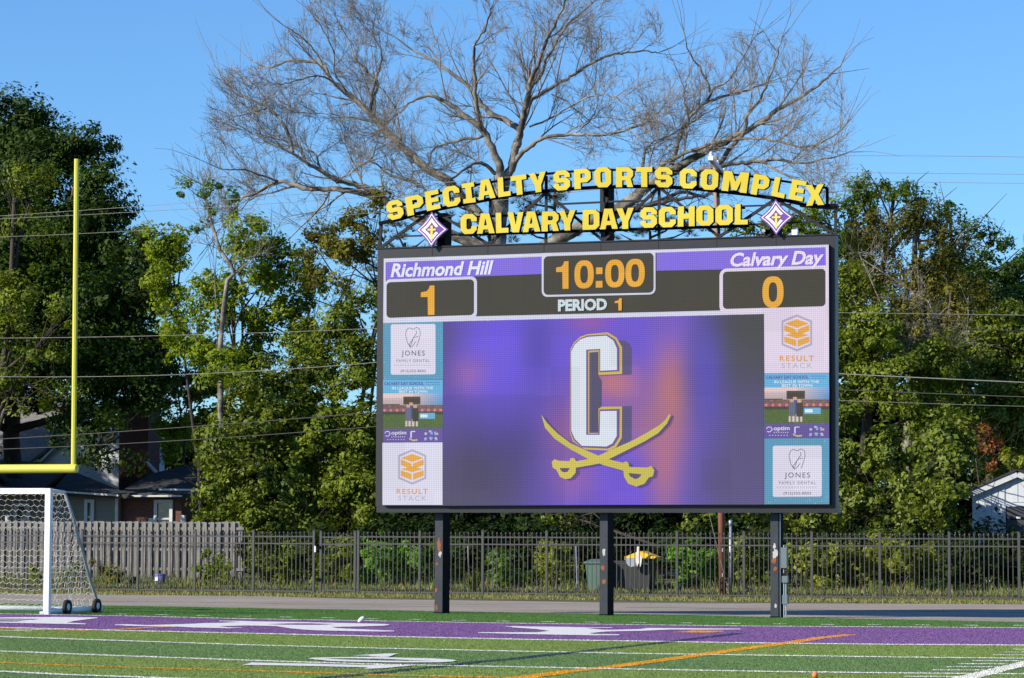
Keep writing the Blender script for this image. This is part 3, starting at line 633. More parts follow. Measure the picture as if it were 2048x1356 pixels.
def school(x0,x1,y0,y1,y2,y3,k):
    w=x1-x0
    flat('advert_panel',[[(x0,y0),(x1,y0-.8),(x1,y1-.6),(x0,y1)]],2,LM(*SKY)); flat('advert_panel',[[(x0,y2),(x1,y2-.6),(x1,y3-.4),(x0,y3)]],2,LM(*VIO))
    f=lambda s,t:(x0+w*s,y0+(y1-y0)*t)
    text('advert_word','CALVARY DAY SCHOOL',[f(.02,.16),f(.68,.14),f(.68,.36),f(.02,.38)],3,LM(80,60,150),offset=.03)
    text('advert_word','TITANS',[f(.72,.14),f(.97,.13),f(.97,.24),f(.72,.25)],3,LM(70,110,180)) if False else None
    text('advert_word','IN LEAGUE WITH THE',[f(.15,.50),f(.84,.48),f(.84,.68),f(.15,.70)],3,LM(226,236,248),offset=.015)
    text('advert_word','BEST IN TOWN',[f(.27,.76),f(.74,.75),f(.74,.95),f(.27,.96)],3,LM(226,236,248),offset=.015)
    for i in range(6): stroke('logo_line',[f(.72+.04*i,.18),f(.745+.04*i,.18)],.015,3,LM(50,90,160)); stroke('logo_line',[f(.74+.04*i,.34),f(.755+.04*i,.34)],.015,3,LM(50,90,160))
    # picture of players in front of a stand
    nx,ny=120,72; S_,T_=np.meshgrid(np.linspace(0,1,nx),np.linspace(0,1,ny)); s=S_.ravel(); t=T_.ravel(); r=np.random.RandomState(9)
    c=np.zeros((len(s),3)); c[:]=np.array([214,190,196])*(1-t[:,None]*.4); c[:]+=np.outer(np.clip(s-.55,0,1)*2,[-110,-30,30])*(t<.4)[:,None]; c[(t<.12)&(s<.5)]=(226,200,200)
    mlt=(t>.30)&(s<.28)&(t<.36+.1*np.sin(s*14)**2); c[mlt]=(60,60,64)
    st=(t>.09)&(t<.31)&(s>.34)&(s<.63); c[st]=(66,48,46); st=(t>.16)&(t<.26)&(s>.36)&(s<.61); c[st]=(40,34,40)
    cr_=(t>.33)&(t<.47); c[cr_]=np.array([90,64,72])+r.randint(-45,70,(cr_.sum(),3)); c[(t>.45)&(t<.52)]=(150,70,110); c[(t>.45)&(t<.52)&(np.sin(s*60)>.4)]=(220,130,90); c[(t>.52)&(t<.62)]=(46,52,60)
    g=t>.60; c[g]=np.array([66,96,40])+r.randint(-16,18,(g.sum(),1))
    for cx_,a,b_,col in ((.47,.055,.55,(44,70,140)),(.54,.05,.62,(30,26,34)),(.42,.045,.60,(90,96,130))):
        q=(abs(s-cx_)<a)&(t>b_-.2)&(t<b_+.18); c[q]=col; q=(abs(s-cx_)<.03)&(t>b_-.29)&(t<b_-.2); c[q]=(206,160,130); q=(abs(abs(s-cx_)-.028)<.016)&(t>b_+.18)&(t<.93); c[q]=(206,190,190)
    q=(s>.61)&(s<.87)&(t>.56)&(t<.72); c[q]=(96,170,214); q=(s>.63)&(s<.74)&(t>.60)&(t<.68); c[q]=(220,236,244)
    picture('advert_picture',[(x0,y1),(x1,y1-.6),(x1,y2-.6),(x0,y2)],nx,ny,c,2,sub=.02)
    v=y3-y2; f=lambda a,b:(x0+w*a,y2+v*b)
    text('advert_word','optim',[f(.14,.14),f(.39,.13),f(.39,.40),f(.14,.42)],3,LM(222,222,244),offset=.02,cap=.70)
    for i in range(7): stroke('logo_line',[f(.14+.035*i,.58),f(.16+.035*i,.58)],.02,3,LM(190,186,226)); stroke('logo_line',[f(.07+.045*i,.78),f(.09+.045*i,.78)],.02,3,LM(190,186,226))
    stroke('logo_line',[f(.03,.34),f(.05,.2),f(.10,.2),f(.12,.4),f(.08,.55),f(.04,.5)],.02,3,LM(200,196,232))
    stroke('logo_line',[f(.47,.2),f(.47,.65)],.03,3,LM(214,212,240)); stroke('logo_line',[f(.47,.2),f(.54,.2)],.02,3,LM(214,212,240)); stroke('logo_line',[f(.44,.70),f(.50,.84),f(.58,.80)],.03,3,LM(200,184,120))
    rr=random.Random(5)
    for i in range(3):
        for j in range(2):
            for kx in range(3):
                a=.68+.09*i+rr.uniform(-.005,.03); b_=.12+.42*j+rr.uniform(0,.2); flat('badge',[[f(a,b_),f(a+.035,b_),f(a+.035,b_+.14),f(a,b_+.14)]],3,LM(*rr.choice([(200,200,230),(150,170,220),(206,190,120),(120,150,210)])))
school(766,885.5,760,787,857.5,885.3,1); school(1529,1658.4,747,775,848.5,876.8,2)

#==SECTION sign
# ------------------------------------------------------------------ letter sign on its truss
NS0=NF+.10      # truss plane
sg=thing('letter_sign',FR(uN(1213,478,NS0),NS0,z1+.024),'yellow block letter sign and black truss standing on top of the scoreboard','sign')
def tb(name,a,b,w,m=None,N=NS0,d=.05):
    p=PN(*a,N); q=PN(*b,N); return MB().bar(p,q,w,d).build(name,m or M['truss_grey'],sg)
apex=[(866,420),(1092,385),(1318,374),(1551,398)]; feet=[(759,497),(978,489),(1207,482),(1438,474),(1665,466)]
for i,a in enumerate(apex):
    tb('diagonal_bar',feet[i],a,.055); tb('diagonal_bar',a,feet[i+1],.055)
for i,a in enumerate(apex): tb('upright_bar',(a[0]+.5,a[1]),(a[0],[492,485,477,469][i]),.05,N=NS0+.03)
for a,b in [((763,447),(759,497)),((981,398),(979,489)),((1204,374),(1207,482)),((1436,381),(1438,474)),((1672,411),(1671,464)),((1092.5,352),(1092.5,386)),((1654.5,375),(1654.5,411)),((1214,340),(1214,374)),((1396,344),(1395,378))]:
    tb('upright_bar',a,b,.05,M['truss_grey'] if b[1]>420 else M['sign_black'],N=NS0+.015)
def rail(name,pl,w,m,N):
    mb=MB()
    for a,b in zip(pl[:-1],pl[1:]): mb.bar(PN(*a,N),PN(*b,N),w,.06)
    return mb.build(name,m,sg)
low=[(758,447),(805,437),(831,428),(884,417),(951,404),(990,396),(1035,389),(1080,383.5),(1108,381),(1155,377),(1199,374.5),(1245,373.3),(1310,373),(1359,375.5),(1400,378.5),(1437,382),(1500,389.5),(1540,395.5),(1574,401.5),(1614,411),(1672.6,411.5)]
rail('curved_rail',low,.065,M['sign_black'],NS0-.03)
upp=[(800,412),(850,396),(900,381),(951,370),(1000,361),(1052,353),(1100,347),(1150,342.5),(1200,340),(1267,339.5),(1306,340.5),(1350,342),(1395,345),(1450,348),(1499,352),(1540,358.5),(1568,362.5),(1610,369),(1654,376)]
rail('curved_rail',upp,.04,M['sign_black'],NS0-.03)
rail('straight_rail',[(918,469.5),(1498,451.5)],.055,M['sign_black'],NS0-.03)
rail('straight_rail',[(930,434),(1490,416)],.035,M['sign_black'],NS0-.03)
tb('cross_bar',(790,473),(920,469),.03); tb('cross_bar',(1498,449),(1640,443),.03); tb('cross_bar',(1112,408.5),(1202,404.5),.035); tb('cross_bar',(1216,403.5),(1292,401),.035)
tb('cross_bar',(1483,412.5),(1582,409),.03); tb('cross_bar',(830,434),(905,432),.03)
tb('bracket',(1212,400),(1216,400),.10,d=.08); tb('bracket',(1600,412),(1672,418),.04)
for x,y in [(1204,402),(1206,430)]: MB().box(PN(x,y,NS0-.02),.07,.05,.5).build('gusset',M['truss_grey'],sg)
# glyphs in a unit box, y down
T_=.30; V_=.235; c_=.24
GL={
'O':[[(c_,0),(1-c_,0),(1,c_*.8),(1,1-c_*.8),(1-c_,1),(c_,1),(0,1-c_*.8),(0,c_*.8)],[(.42,V_),(.36,V_+.06),(.36,1-V_-.06),(.42,1-V_),(.60,1-V_),(.66,1-V_-.06),(.66,V_+.06),(.60,V_)]],
'C':[[(c_,0),(1-c_,0),(1,c_*.8),(1,.38),(.66,.38),(.66,V_+.06),(.60,V_),(.42,V_),(.36,V_+.06),(.36,1-V_-.06),(.42,1-V_),(.60,1-V_),(.66,1-V_-.06),(.66,.62),(1,.62),(1,1-c_*.8),(1-c_,1),(c_,1),(0,1-c_*.8),(0,c_*.8)]],
'S':[[(c_,0),(1-c_,0),(1,c_*.8),(1,.36),(.66,.36),(.66,V_),(.36,V_),(.36,.38),(.80,.38),(1,.54),(1,1-c_*.8),(1-c_,1),(c_,1),(0,1-c_*.8),(0,.66),(.34,.66),(.34,1-V_),(.64,1-V_),(.64,.61),(.20,.61),(0,.46),(0,c_*.8)]],
'P':[[(0,0),(1-c_,0),(1,c_*.8),(1,.50),(1-c_,.68),(.38,.68),(.38,1),(0,1)],[(.38,V_),(.38,.46),(.60,.46),(.66,.42),(.66,V_+.04),(.60,V_)]],
'E':[[(0,0),(.92,0),(.92,.235),(.38,.235),(.38,.38),(.86,.38),(.86,.61),(.38,.61),(.38,.765),(.92,.765),(.92,1),(0,1)]],
'I':[[(0,0),(1,0),(1,.22),(.74,.22),(.74,.78),(1,.78),(1,1),(0,1),(0,.78),(.26,.78),(.26,.22),(0,.22)]],
'A':[[(.26,0),(.72,0),(1,1),(.68,1),(.63,.80),(.36,.80),(.31,1),(0,1)],[(.50,.24),(.41,.60),(.59,.60)]],
'L':[[(0,0),(.44,0),(.44,.76),(1,.76),(1,1),(0,1)]],
'T':[[(0,0),(1,0),(1,.25),(.69,.25),(.69,1),(.32,1),(.32,.25),(0,.25)]],
'Y':[[(0,0),(.36,0),(.51,.40),(.66,0),(1,0),(.68,.66),(.68,1),(.33,1),(.33,.66)]],
'R':[[(0,0),(1-c_,0),(1,c_*.8),(1,.42),(.86,.58),(1,1),(.66,1),(.55,.66),(.36,.66),(.36,1),(0,1)],[(.36,V_),(.36,.45),(.60,.45),(.66,.40),(.66,V_+.04),(.60,V_)]],
'M':[[(0,0),(.32,0),(.50,.50),(.68,0),(1,0),(1,1),(.73,1),(.73,.42),(.60,.92),(.40,.92),(.27,.42),(.27,1),(0,1)]],
'X':[[(0,0),(.36,0),(.51,.28),(.66,0),(1,0),(.70,.48),(1,1),(.64,1),(.49,.70),(.34,1),(0,1),(.30,.50)]],
'V':[[(0,0),(.36,0),(.51,.62),(.66,0),(1,0),(.70,1),(.30,1)]],
'D':[[(0,0),(1-c_,0),(1,c_*.8),(1,1-c_*.8),(1-c_,1),(0,1)],[(.36,V_),(.36,1-V_),(.60,1-V_),(.66,1-V_-.05),(.66,V_+.05),(.60,V_)]],
'H':[[(0,0),(.36,0),(.36,.37),(.64,.37),(.64,0),(1,0),(1,1),(.66,1),(.66,.62),(.34,.62),(.34,1),(0,1)]],
}
def ca(*p): return [(745+x/7.535,330+y/7.535) for x,y in p]
def cb(*p): return [(995+x/7.535,320+y/7.535) for x,y in p]
def cc(*p): return [(1245+x/7.532,310+y/7.532) for x,y in p]
def cd(*p): return [(1455+x/7.535,310+y/7.535) for x,y in p]
LET=[('S',ca((195,560),(435,508),(480,785),(238,845))),('P',ca((485,487),(745,430),(790,712),(530,772))),('E',ca((785,405),(1003,362),(1045,648),(820,697))),('C',ca((1045,340),(1298,298),(1332,600),(1078,642))),
('I',ca((1340,285),(1525,257),(1556,560),(1372,582))),('A',ca((1568,235),(1825,196),(1855,490),(1595,532))),
('L',cb((0,268),(185,243),(200,535),(12,562))),('T',cb((195,250),(430,213),(452,505),(215,542))),('Y',cb((470,210),(725,170),(742,468),(490,502))),
('S',cb((840,165),(1085,147),(1097,448),(845,466))),('P',cb((1150,140),(1400,124),(1412,430),(1160,440))),('O',cb((1458,110),(1710,104),(1713,410),(1465,412))),
('R',[(1231.9,334),(1266.3,334.3),(1266,374.2),(1231.9,374.4)]),('T',cc((205,180),(448,180),(448,483),(205,481))),('S',cc((490,180),(750,185),(752,490),(487,482))),
('C',cc((865,197),(1122,212),(1112,510),(858,498))),('O',cc((1185,210),(1450,222),(1432,530),(1170,516))),
('M',[(1448,341),(1498.3,345.5),(1492.8,386.3),(1442.8,381)]),('P',cd((400,283),(645,318),(592,628),(345,587))),('L',cd((718,320),(905,358),(852,655),(655,612))),
('E',cd((978,362),(1212,403),(1148,704),(915,661))),('X',cd((1172,452),(1452,437),(1458,748),(1185,768))),
('C',ca((1325,740),(1570,735),(1571,1032),(1330,1045))),('A',ca((1562,730),(1832,724),(1842,1026),(1575,1037))),('L',[(991.2,425.8),(1016,424.8),(1017,464.9),(992.2,466.3)]),
('V',cb((150,790),(390,782),(398,1088),(148,1092))),('A',cb((378,778),(636,772),(645,1076),(380,1090))),('R',cb((670,777),(918,770),(924,1066),(664,1078))),('Y',cb((918,766),(1175,755),(1178,1058),(925,1064))),
('D',cb((1285,750),(1535,745),(1535,1046),(1280,1053))),('A',cb((1540,737),(1802,730),(1812,1035),(1545,1046))),('Y',[(1232.6,416.9),(1267.6,415.2),(1267.6,457),(1232.9,458.6)]),
('S',cc((270,790),(518,785),(520,1090),(270,1100))),('C',cc((545,782),(802,780),(803,1085),(548,1091))),('H',cc((835,775),(1088,768),(1086,1070),(830,1080))),('O',cc((1110,760),(1368,758),(1372,1062),(1112,1066))),
('O',[(1430.9,409.8),(1465.6,408.9),(1465.8,449.6),(1431,450.6)]),('L',cd((115,740),(305,740),(305,1046),(108,1049)))]
NLT=NS0-.20
for ch,q in LET:
    loops=[[PN(*bil(q,x,y),NLT) for x,y in l] for l in GL[ch]]
    o=MB().prism(loops,Nn*.11,mi=0,side_mi=1).build('letter',[M['sign_yellow'],M['sign_black']],sg)
    back=[[p+Nn*.112 for p in loops[0]]]
    c=sum((p for p in loops[0]),Vector())/len(loops[0])
    # thin black edge behind the yellow face
    bl=[[c+(p-c)*1.035+Nn*.03 for p in loops[0]]]
    if len(loops)>1: bl.append([c+(p-c)*1.0+Nn*.03 for p in loops[1]])
    MB().prism(bl,Nn*.08).build('letter_return',M['sign_black'],o)
# diamond emblems
def conc(cx,cy,q,k,n=6,s=1.0):
    top,right,bot,left=[(cx+(p[0]-cx)*k,cy+(p[1]-cy)*k) for p in q]; P=[]
    for a,b in ((top,right),(right,bot),(bot,left),(left,top)):
        for i in range(n):
            t=i/n; x=a[0]*(1-t)+b[0]*t; y=a[1]*(1-t)+b[1]*t; w=.11*4*t*(1-t); P.append((x+(cx-x)*w,y+(cy-y)*w))
    return P
for q,lab in ((ca((893,700),(1137,970),(885,1242),(652,980)),'left'),(cd((725,665),(992,930),(735,1207),(478,945)),'right')):
    cx=sum(p[0] for p in q)/4; cy=sum(p[1] for p in q)/4; ND=NF-.13
    W3=lambda P,l:[PN(x,y,ND-.004*l) for x,y in P]
    em=MB().prism([W3(conc(cx,cy,q,1.0),0)],Nn*.035).build('emblem',M['sign_purple'],sg)
    MB().prism([W3(conc(cx,cy,q,.88),1),W3(conc(cx,cy,q,.80),1)],Nn*.003).build('emblem_border',M['sign_white'],em)
    def L2(x,y): return bil([q[3],q[0],q[1],q[2]],0,0) if 0 else (cx+ (q[1][0]-q[3][0])/2*x - (q[0][0]-q[2][0])/2*-y*1.0, cy+(q[2][1]-q[0][1])/2*-y + (q[1][1]-q[3][1])/2*x)
    o_=conc(cx,cy,q,.66); i_=conc(cx,cy,q,.42)
    # open C: keep the part left of a cut near the right corner
    R=(q[1][0]-q[3][0])/2; cut=cx+R*.40; gap=(q[2][1]-q[0][1])/2*.12
    up=[p for p in o_[0:6] if p[0]<=cut+R*.08]; 
    outer=[(cut,cy-gap*1.6)]+[p for p in reversed(o_[0:6]) if p[0]<cut]+[p for p in reversed(o_[18:24])]+[p for p in reversed(o_[12:18])]+[p for p in reversed(o_[6:12]) if p[0]<cut and p[1]>cy]+[(cut,cy+gap*1.6)]
    cut2=cx+R*.26
    inner=[(cut2,cy+gap)]+[p for p in i_[6:12] if p[0]<cut2 and p[1]>cy+gap]+i_[12:24]+[p for p in i_[0:6] if p[0]<cut2]+[(cut2,cy-gap)]
    MB().prism([W3(outer+inner,1)],Nn*.003).build('emblem_letter',M['sign_white'],em)
    MB().prism([W3([L2(-.075,.22),L2(.065,.22),L2(.065,-.58),L2(-.075,-.58)],2)],Nn*.003).build('cross_upright',M['sign_gold'],em)
    MB().prism([W3([L2(-.25,.045),L2(.25,.045),L2(.25,-.055),L2(-.25,-.055)],3)],Nn*.003).build('cross_arm',M['sign_gold'],em)
    # mounting plate behind
# security camera and junction box on the ledge
p=PN(1533,463,NF+.02); zl=z1+.026
t=thing('security_camera',(p.x,p.y,zl),'small round black security camera beside the right hand diamond emblem','camera')
MB().tube([p-Nn*.16-U*.02,p+Nn*.10],[.042,.048],12).build('body',M['black_paint'],t,True)
MB().tube([p-Nn*.163-U*.02,p-Nn*.155-U*.02],.036,12).build('lens',M['galv'],t)
MB().box(Vector((p.x,p.y,(zl+p.z)/2)),.04,.04,max(p.z-zl,.02)).build('bracket',M['black_paint'],t)
p=PN(1590,466,NF+.04)
t=thing('flood_light',(p.x,p.y,zl),'small grey box shaped light fitting on the scoreboard ledge at the right','light')
MB().box(Vector((p.x,p.y,zl+.05)),.11,.1,.10).build('housing',M['white_paint'],t); MB().box(Vector((p.x,p.y,zl+.125))+Nn*.02,.10,.06,.05).build('hood',M['galv'],t)
# electrical gear on the right hand post
ub=uN(1565,1115,NP)
t=thing('electrical_cabinet',FR(ub,NP,0),'grey electrical boxes and conduits fixed beside the right scoreboard post','electrical box')
zz=lambda y:zN(1565,y,NP)
MB().box(FR(ub+.03,NP+.05,(zz(1095)+zz(1136))/2),.11,.16,zz(1095)-zz(1136)).build('upper_box',M['box_grey'],t)
MB().box(FR(ub+.045,NP+.05,(zz(1152)+zz(1165))/2),.11,.14,zz(1152)-zz(1165)).build('middle_box',M['box_grey'],t)
MB().box(FR(ub+.045,NP+.05,(zz(1190)+zz(1208))/2),.10,.14,zz(1190)-zz(1208)).build('lower_box',M['box_grey'],t)
for du,y0 in ((-.055,1028),(0.02,1090),(.06,1160)): MB().tube([FR(ub+du,NP+.03,0.0),FR(ub+du,NP+.03,zz(y0))],.013,8).build('conduit',M['galv'],t)
for du,dz in ((0,.1),(.03,.2),(-.02,.15)):
    MB().tube([FR(ub+.03+du,NP+.05,zz(1136)),FR(ub+.06+du,NP,zz(1142)),FR(ub+.02+du,NP+.02,zz(1153))],.008,6).build('cable',M['tyre'],t)
MB().box(FR(ub+.05,NP+.1,(zz(1165)+zz(1190))/2),.05,.05,zz(1165)-zz(1190)).build('connector',M['black_bin'],t)

#==SECTION goals
# ------------------------------------------------------------------ goals
gu=-25.2; gn=48.0; gh=2.36; gd=2.2
g=thing('soccer_goal',FR(gu,gn,0),'white wheeled soccer goal with net standing on the end line at the left','goal')
wp=M['white_paint']; GW=7.32; r_=.052
def zg(x): return x
MB().box(FR(gu,gn,gh/2),.11,.11,gh).build('post',wp,g)
MB().box(FR(gu-GW,gn,gh/2),.11,.11,gh).build('post',wp,g)
MB().box(FR(gu-GW/2,gn,gh-.05),GW-.112,.108,.105).build('crossbar',wp,g)
for s in (0,1):
    uu=gu-GW*s
    MB().tube([FR(uu,gn+.05,gh-.04),FR(uu,gn+.62,gh-.06)],.032,8).build('top_stay',wp,g,True)
    MB().tube([FR(uu,gn+.62,gh-.06),FR(uu,gn+1.05,1.75),FR(uu,gn+1.75,.62),FR(uu,gn+2.0,.30),FR(uu,gn+2.12,.05)],[.03]*5,8).build('back_stay',M['galv'],g,True)
    MB().tube([FR(uu,gn+.055,.07),FR(uu,gn+gd,.07)],.062,10).build('base_bar',wp,g,True)
    MB().tube([FR(uu-.06,gn-.04,.03),FR(uu-.12,gn-.06,.03)],.03,8).build('foot',wp,g)
    for dn in (.62,1.85):
        w=MB(); w.lathe(FR(uu+.10,gn+dn,.135),U,[(.0,-.03),(.07,-.03),(.135,-.035),(.14,0),(.135,.035),(.07,.03),(.07,-.03)],20); wh=w.build('wheel',M['tyre'],g,True)
        MB().lathe(FR(uu+.10,gn+dn,.135),U,[(0,.032),(.02,.04),(.065,.028),(.065,-.02)],16).build('hub',M['white_paint'],wh)
MB().tube([FR(gu,gn+gd,.06),FR(gu-GW,gn+gd,.06)],.055,10).build('rear_bar',wp,g,True)
# hexagonal net
def hexnet(P00,eu,ev,inside,r=.0032,s=.078,seed=0):
    rr=random.Random(seed); mb=MB(); Lu=eu.length; Lv=ev.length; a=eu.normalized(); b=ev.normalized(); cells=set()
    w=math.sqrt(3)*s; jit={}
    def key(x,y): return (round(x/s*4),round(y/s*4))
    def pos(x,y):
        k=key(x,y)
        if k not in jit: jit[k]=P00+a*(x+rr.uniform(-.012,.012))+b*(y+rr.uniform(-.012,.012))+a.cross(b)*(.05*math.sin(x*3+1)*math.sin(y*2.4)+rr.uniform(-.01,.01))
        return jit[k]
    done=set()
    for j in range(int(Lv/(1.5*s))+2):
        for i in range(int(Lu/w)+2):
            cx=i*w+(w/2 if j%2 else 0); cy=j*1.5*s; vs=[(cx+s*math.sin(math.radians(60*k)),cy+s*math.cos(math.radians(60*k))) for k in range(6)]
            for k in range(6):
                p,q=vs[k],vs[(k+1)%6]; e=tuple(sorted((key(*p),key(*q))))
                if e in done: continue
                mx,my=(p[0]+q[0])/2,(p[1]+q[1])/2
                if not (0<=mx<=Lu and 0<=my<=Lv) or not inside(mx/Lu,my/Lv): continue
                done.add(e); mb.tube([pos(*p),pos(*q)],r,3,cap=False)
    return mb
def stay(z):  # depth of the back stay at height z
    return float(np.interp(z,[.05,.30,.62,1.75,gh-.06],[2.12,2.0,1.75,1.05,.62]))
net=hexnet(FR(gu,gn+.05,.08),Nn*2.1,Z*(gh-.16),lambda s,t:.05+s*2.1<stay(.08+t*(gh-.16)),seed=1)
net.build('side_net',M['net'],g,kind='stuff')
b0=FR(gu,gn+2.1,.08); b1=FR(gu,gn+.64,gh-.08)
hexnet(b0,U*-GW,b1-b0,lambda s,t:True,seed=2,r=.0028,s=.085).build('back_net',M['net'],g,kind='stuff')
hexnet(FR(gu,gn+.06,gh-.05),U*-GW,Nn*.56,lambda s,t:True,seed=3,r=.0028,s=.085).build('top_net',M['net'],g,kind='stuff')
# football goal post
un=49.5; ue=uN(147,930,un); zc=zN(150,937,un); zt=zN(153.5,318,un); 
f=thing('goal_post',FR(ue-3.0,un+1.8,0),'bright yellow american football goal post with one tall upright in view at the left','goal post')
yp=M['yellow_paint']; uend=uN(154,937,un)
MB().tube([FR(uend-6.0,un,zc),FR(uend-.03,un,zc),FR(uend,un,zc)],[.085,.085,.08],20).build('crossbar',yp,f)
MB().tube([FR(uend-.001,un,zc),FR(uend+.006,un,zc)],.07,20).build('end_cap',yp,f)
lean=uN(153.5,318,un)-ue
MB().tube([FR(ue,un,zc+.06),FR(ue+lean,un,zt)],.050,8).build('upright',yp,f)
MB().tube([FR(uend-5.9,un,zc+.06),FR(uend-5.9+lean,un,zt)],.050,8).build('upright',yp,f)
MB().tube([FR(uend-3,un+1.8,0),FR(uend-3,un+1.8,1.6),FR(uend-3,un+1.5,2.3),FR(uend-3,un+.8,zc-.1),FR(uend-3,un+.05,zc)],.09,14).build('gooseneck',yp,f,True)
p=FR(ue+lean*.9-.05,un-.02,zN(150,372,un))
MB().tube([p,p+Vector((-.02,0,-.09)),p+Vector((-.06,0,-.28))],[.008,.014,.004],4).build('wind_ribbon',M['pole_wood'],f)
# balls
p=G(722,1244.5); t=MB(); t.lathe(Vector((p.x,p.y,.045)),(U+Z*.9),[(0.001,-.075),(.025,-.055),(.038,-.02),(.038,.02),(.025,.055),(.001,.075)],12)
tag(t.build('small_ball',M['ball_white'],smooth=True,origin=(p.x,p.y,0)),'small white oval ball lying on the purple end zone','ball')
p=G(1630,1356); r=.030; t=MB(); t.lathe(Vector((p.x,p.y,r)),Z,[(r*math.sin(a*math.pi/8)+.0005,-r*math.cos(a*math.pi/8)) for a in range(9)],14)
tag(t.build('orange_ball',M['orange_ball'],smooth=True,origin=(p.x,p.y,0)),'small orange ball on the turf near the lower right corner','ball')

#==SECTION fences
# ------------------------------------------------------------------ steel fence
NFE=74.2
fx=[-185,-75,-58+0,53,162.5,275,389,506,627]  # measured post positions, photo px
fx=[-160,-54,53,162.5,275,389,506,627]
fx2=[716,839,965,1093,1222,1354,1488,1624,1760,1899,2038.5,2182,2330]
uF=lambda x: uN(x,1190,NFE)
def fence_run(xs,name,lab):
    th=thing(name,FR(uF(xs[0]),NFE,0),lab,'fence')
    pm=None; im=None; b=wloc(th)
    for i,x in enumerate(xs):
        u=uF(x); c=FR(u,NFE,0)
        if pm is None:
            mb=MB(); mb.box(c+Z*.885,.065,.065,1.77); mb.lathe(c+Z*1.77,Z,[(.046,0),(.046,.012),(.001,.03)],4); pm=mb.build('post',M['fence_metal'],th,origin=c)
        else: clone(pm,th,c-b)
        if i<len(xs)-1:
            u2=uF(xs[i+1])
            for z in (1.60,1.405,.075):
                MB().box(FR((u+u2)/2,NFE,z),u2-u-.07,.036,.036).build('rail',M['fence_metal'],th)
            n=13
            for k in range(1,n+1):
                uu=u+.0325+(u2-u-.065)*k/(n+1); c=FR(uu,NFE,0)
                if im is None:
                    mb=MB(); mb.box(c+Z*.835,.020,.020,1.63); mb.lathe(c+Z*1.65,Z,[(.012,0),(.012,.02),(.028,.045),(.020,.07),(.001,.105)],6)
                    im=mb.build('picket',M['fence_metal'],th,origin=c)
                else: clone(im,th,c-b)
    return th,pm,im
ft,pm,im=fence_run(fx2,'steel_fence','long grey steel picket fence running behind the scoreboard posts')
ft2,_,_=fence_run(fx,'steel_fence','grey steel picket fence in front of the weathered wooden fence')
gt=thing('steel_gate',FR(uF(636),NFE,0),'narrow steel picket gate between two double posts left of the scoreboard','gate'); b=wloc(gt)
for x in (641,709.5): clone(pm,gt,FR(uF(x),NFE,-.02)-b)
for z in (1.585,1.39,.11): MB().box(FR((uF(643)+uF(707))/2,NFE,z),uF(707)-uF(643)-.02,.038,.038).build('rail',M['fence_metal'],gt)
for k in range(8): clone(im,gt,FR(uF(643)+(uF(707)-uF(643))*(k+.7)/8.4,NFE,-.02)-b)
MB().box(FR(uF(631),NFE-.05,zN(631,1098,NFE)),.04,.05,.17).build('lock_box',M['white_paint'],gt)
for z in (.4,1.3): MB().box(FR(uF(638),NFE-.03,z),.10,.05,.09).build('hinge',M['black_paint'],gt)
# ------------------------------------------------------------------ wooden shadowbox fence
NW=80.0; wf=thing('wooden_fence',FR(uN(200,1150,NW),NW,.3),'weathered grey wooden board fence in front of the brick and siding house','fence'); b=wloc(wf)
ua=uN(-230,1100,NW); ubb=uN(486,1100,NW); n=int((ubb-ua)/.232); 
rw=random.Random(11); variants=[]
for v in range(6):
    h=1.74; mb=MB(); c=FR(0,0,0); w=.142; ch=.022
    prof2=[(-w/2,0),(w/2,0),(w/2,h-ch),(w/2-ch,h),(-w/2+ch,h),(-w/2,h-ch)]
    mb.prism([[c+U*(x+.004*math.sin(v+z*2))+Z*z for x,z in prof2]],Nn*.018)
    o=mb.build('board',M['wood_fence'],wf,origin=(0,0,0)); o.location=Vector((0,0,0)); variants.append(o.data); 
    bpy.data.objects.remove(o)
for i in range(n):
    for back in (0,1):
        if back and i%1: continue
        u=ua+.232*i+(.116 if back else 0)+rw.uniform(-.008,.008); o=bpy.data.objects.new('board',rw.choice(variants)); COL.objects.link(o); o.parent=wf
        o.location=FR(u,NW+(.085 if back else 0),.33+rw.uniform(-.02,.02))-b; o.rotation_euler=(0,rw.uniform(-.006,.006),rw.uniform(-.04,.04))
for z in (.62,1.22,1.86): MB().box(FR((ua+ubb)/2,NW+.052,z),ubb-ua,.04,.085).build('rail',M['wood_fence'],wf)
for i in range(int((ubb-ua)/2.4)+1): MB().box(FR(ua+2.4*i+.3,NW+.12,1.1),.09,.09,1.7).build('post',M['wood_fence'],wf)

#==SECTION buildings
# ------------------------------------------------------------------ house behind the wooden fence
NH=90.0
def W_(x,y,N=NH): return PN(x,y,N)
hs=thing('house',FR(uN(200,1100,NH),NH,.4),'low beige and brick house with dark roofs and white trim behind the wooden fence','house')
# main walls as solid blocks in the field frame
def wall(name,x0,x1,ytop,N,depth,m,par=hs,zb=.35,x1b=None):
    u0=uN(x0,1000,N); u1=uN(x1,1000,N); zt=zN((x0+x1)/2,ytop,N); o=MB().box(FR((u0+u1)/2,N+depth/2,(zb+zt)/2),u1-u0,depth,zt-zb).build(name,m,par); return o,u0,u1,zt
w1,a0,a1,zt=wall('wall',-330,235,986,NH,5,M['siding'])
zz0=.45
k=0
while zz0+.19*k<zt-.1:
    MB().add([FR(a0,NH-.03,zz0+.19*k),FR(a1,NH-.03,zz0+.19*k),FR(a1,NH-.004,zz0+.19*k+.185),FR(a0,NH-.004,zz0+.19*k+.185),FR(a0,NH,zz0+.19*k),FR(a1,NH,zz0+.19*k)],[(0,1,2,3),(0,4,5,1)]).build('siding_board',M['siding'],w1); k+=1
MB().box(FR(a1+.0,NH-.03,(.4+zt)/2),.10,.10,zt-.4).build('corner_board',M['trim'],w1)
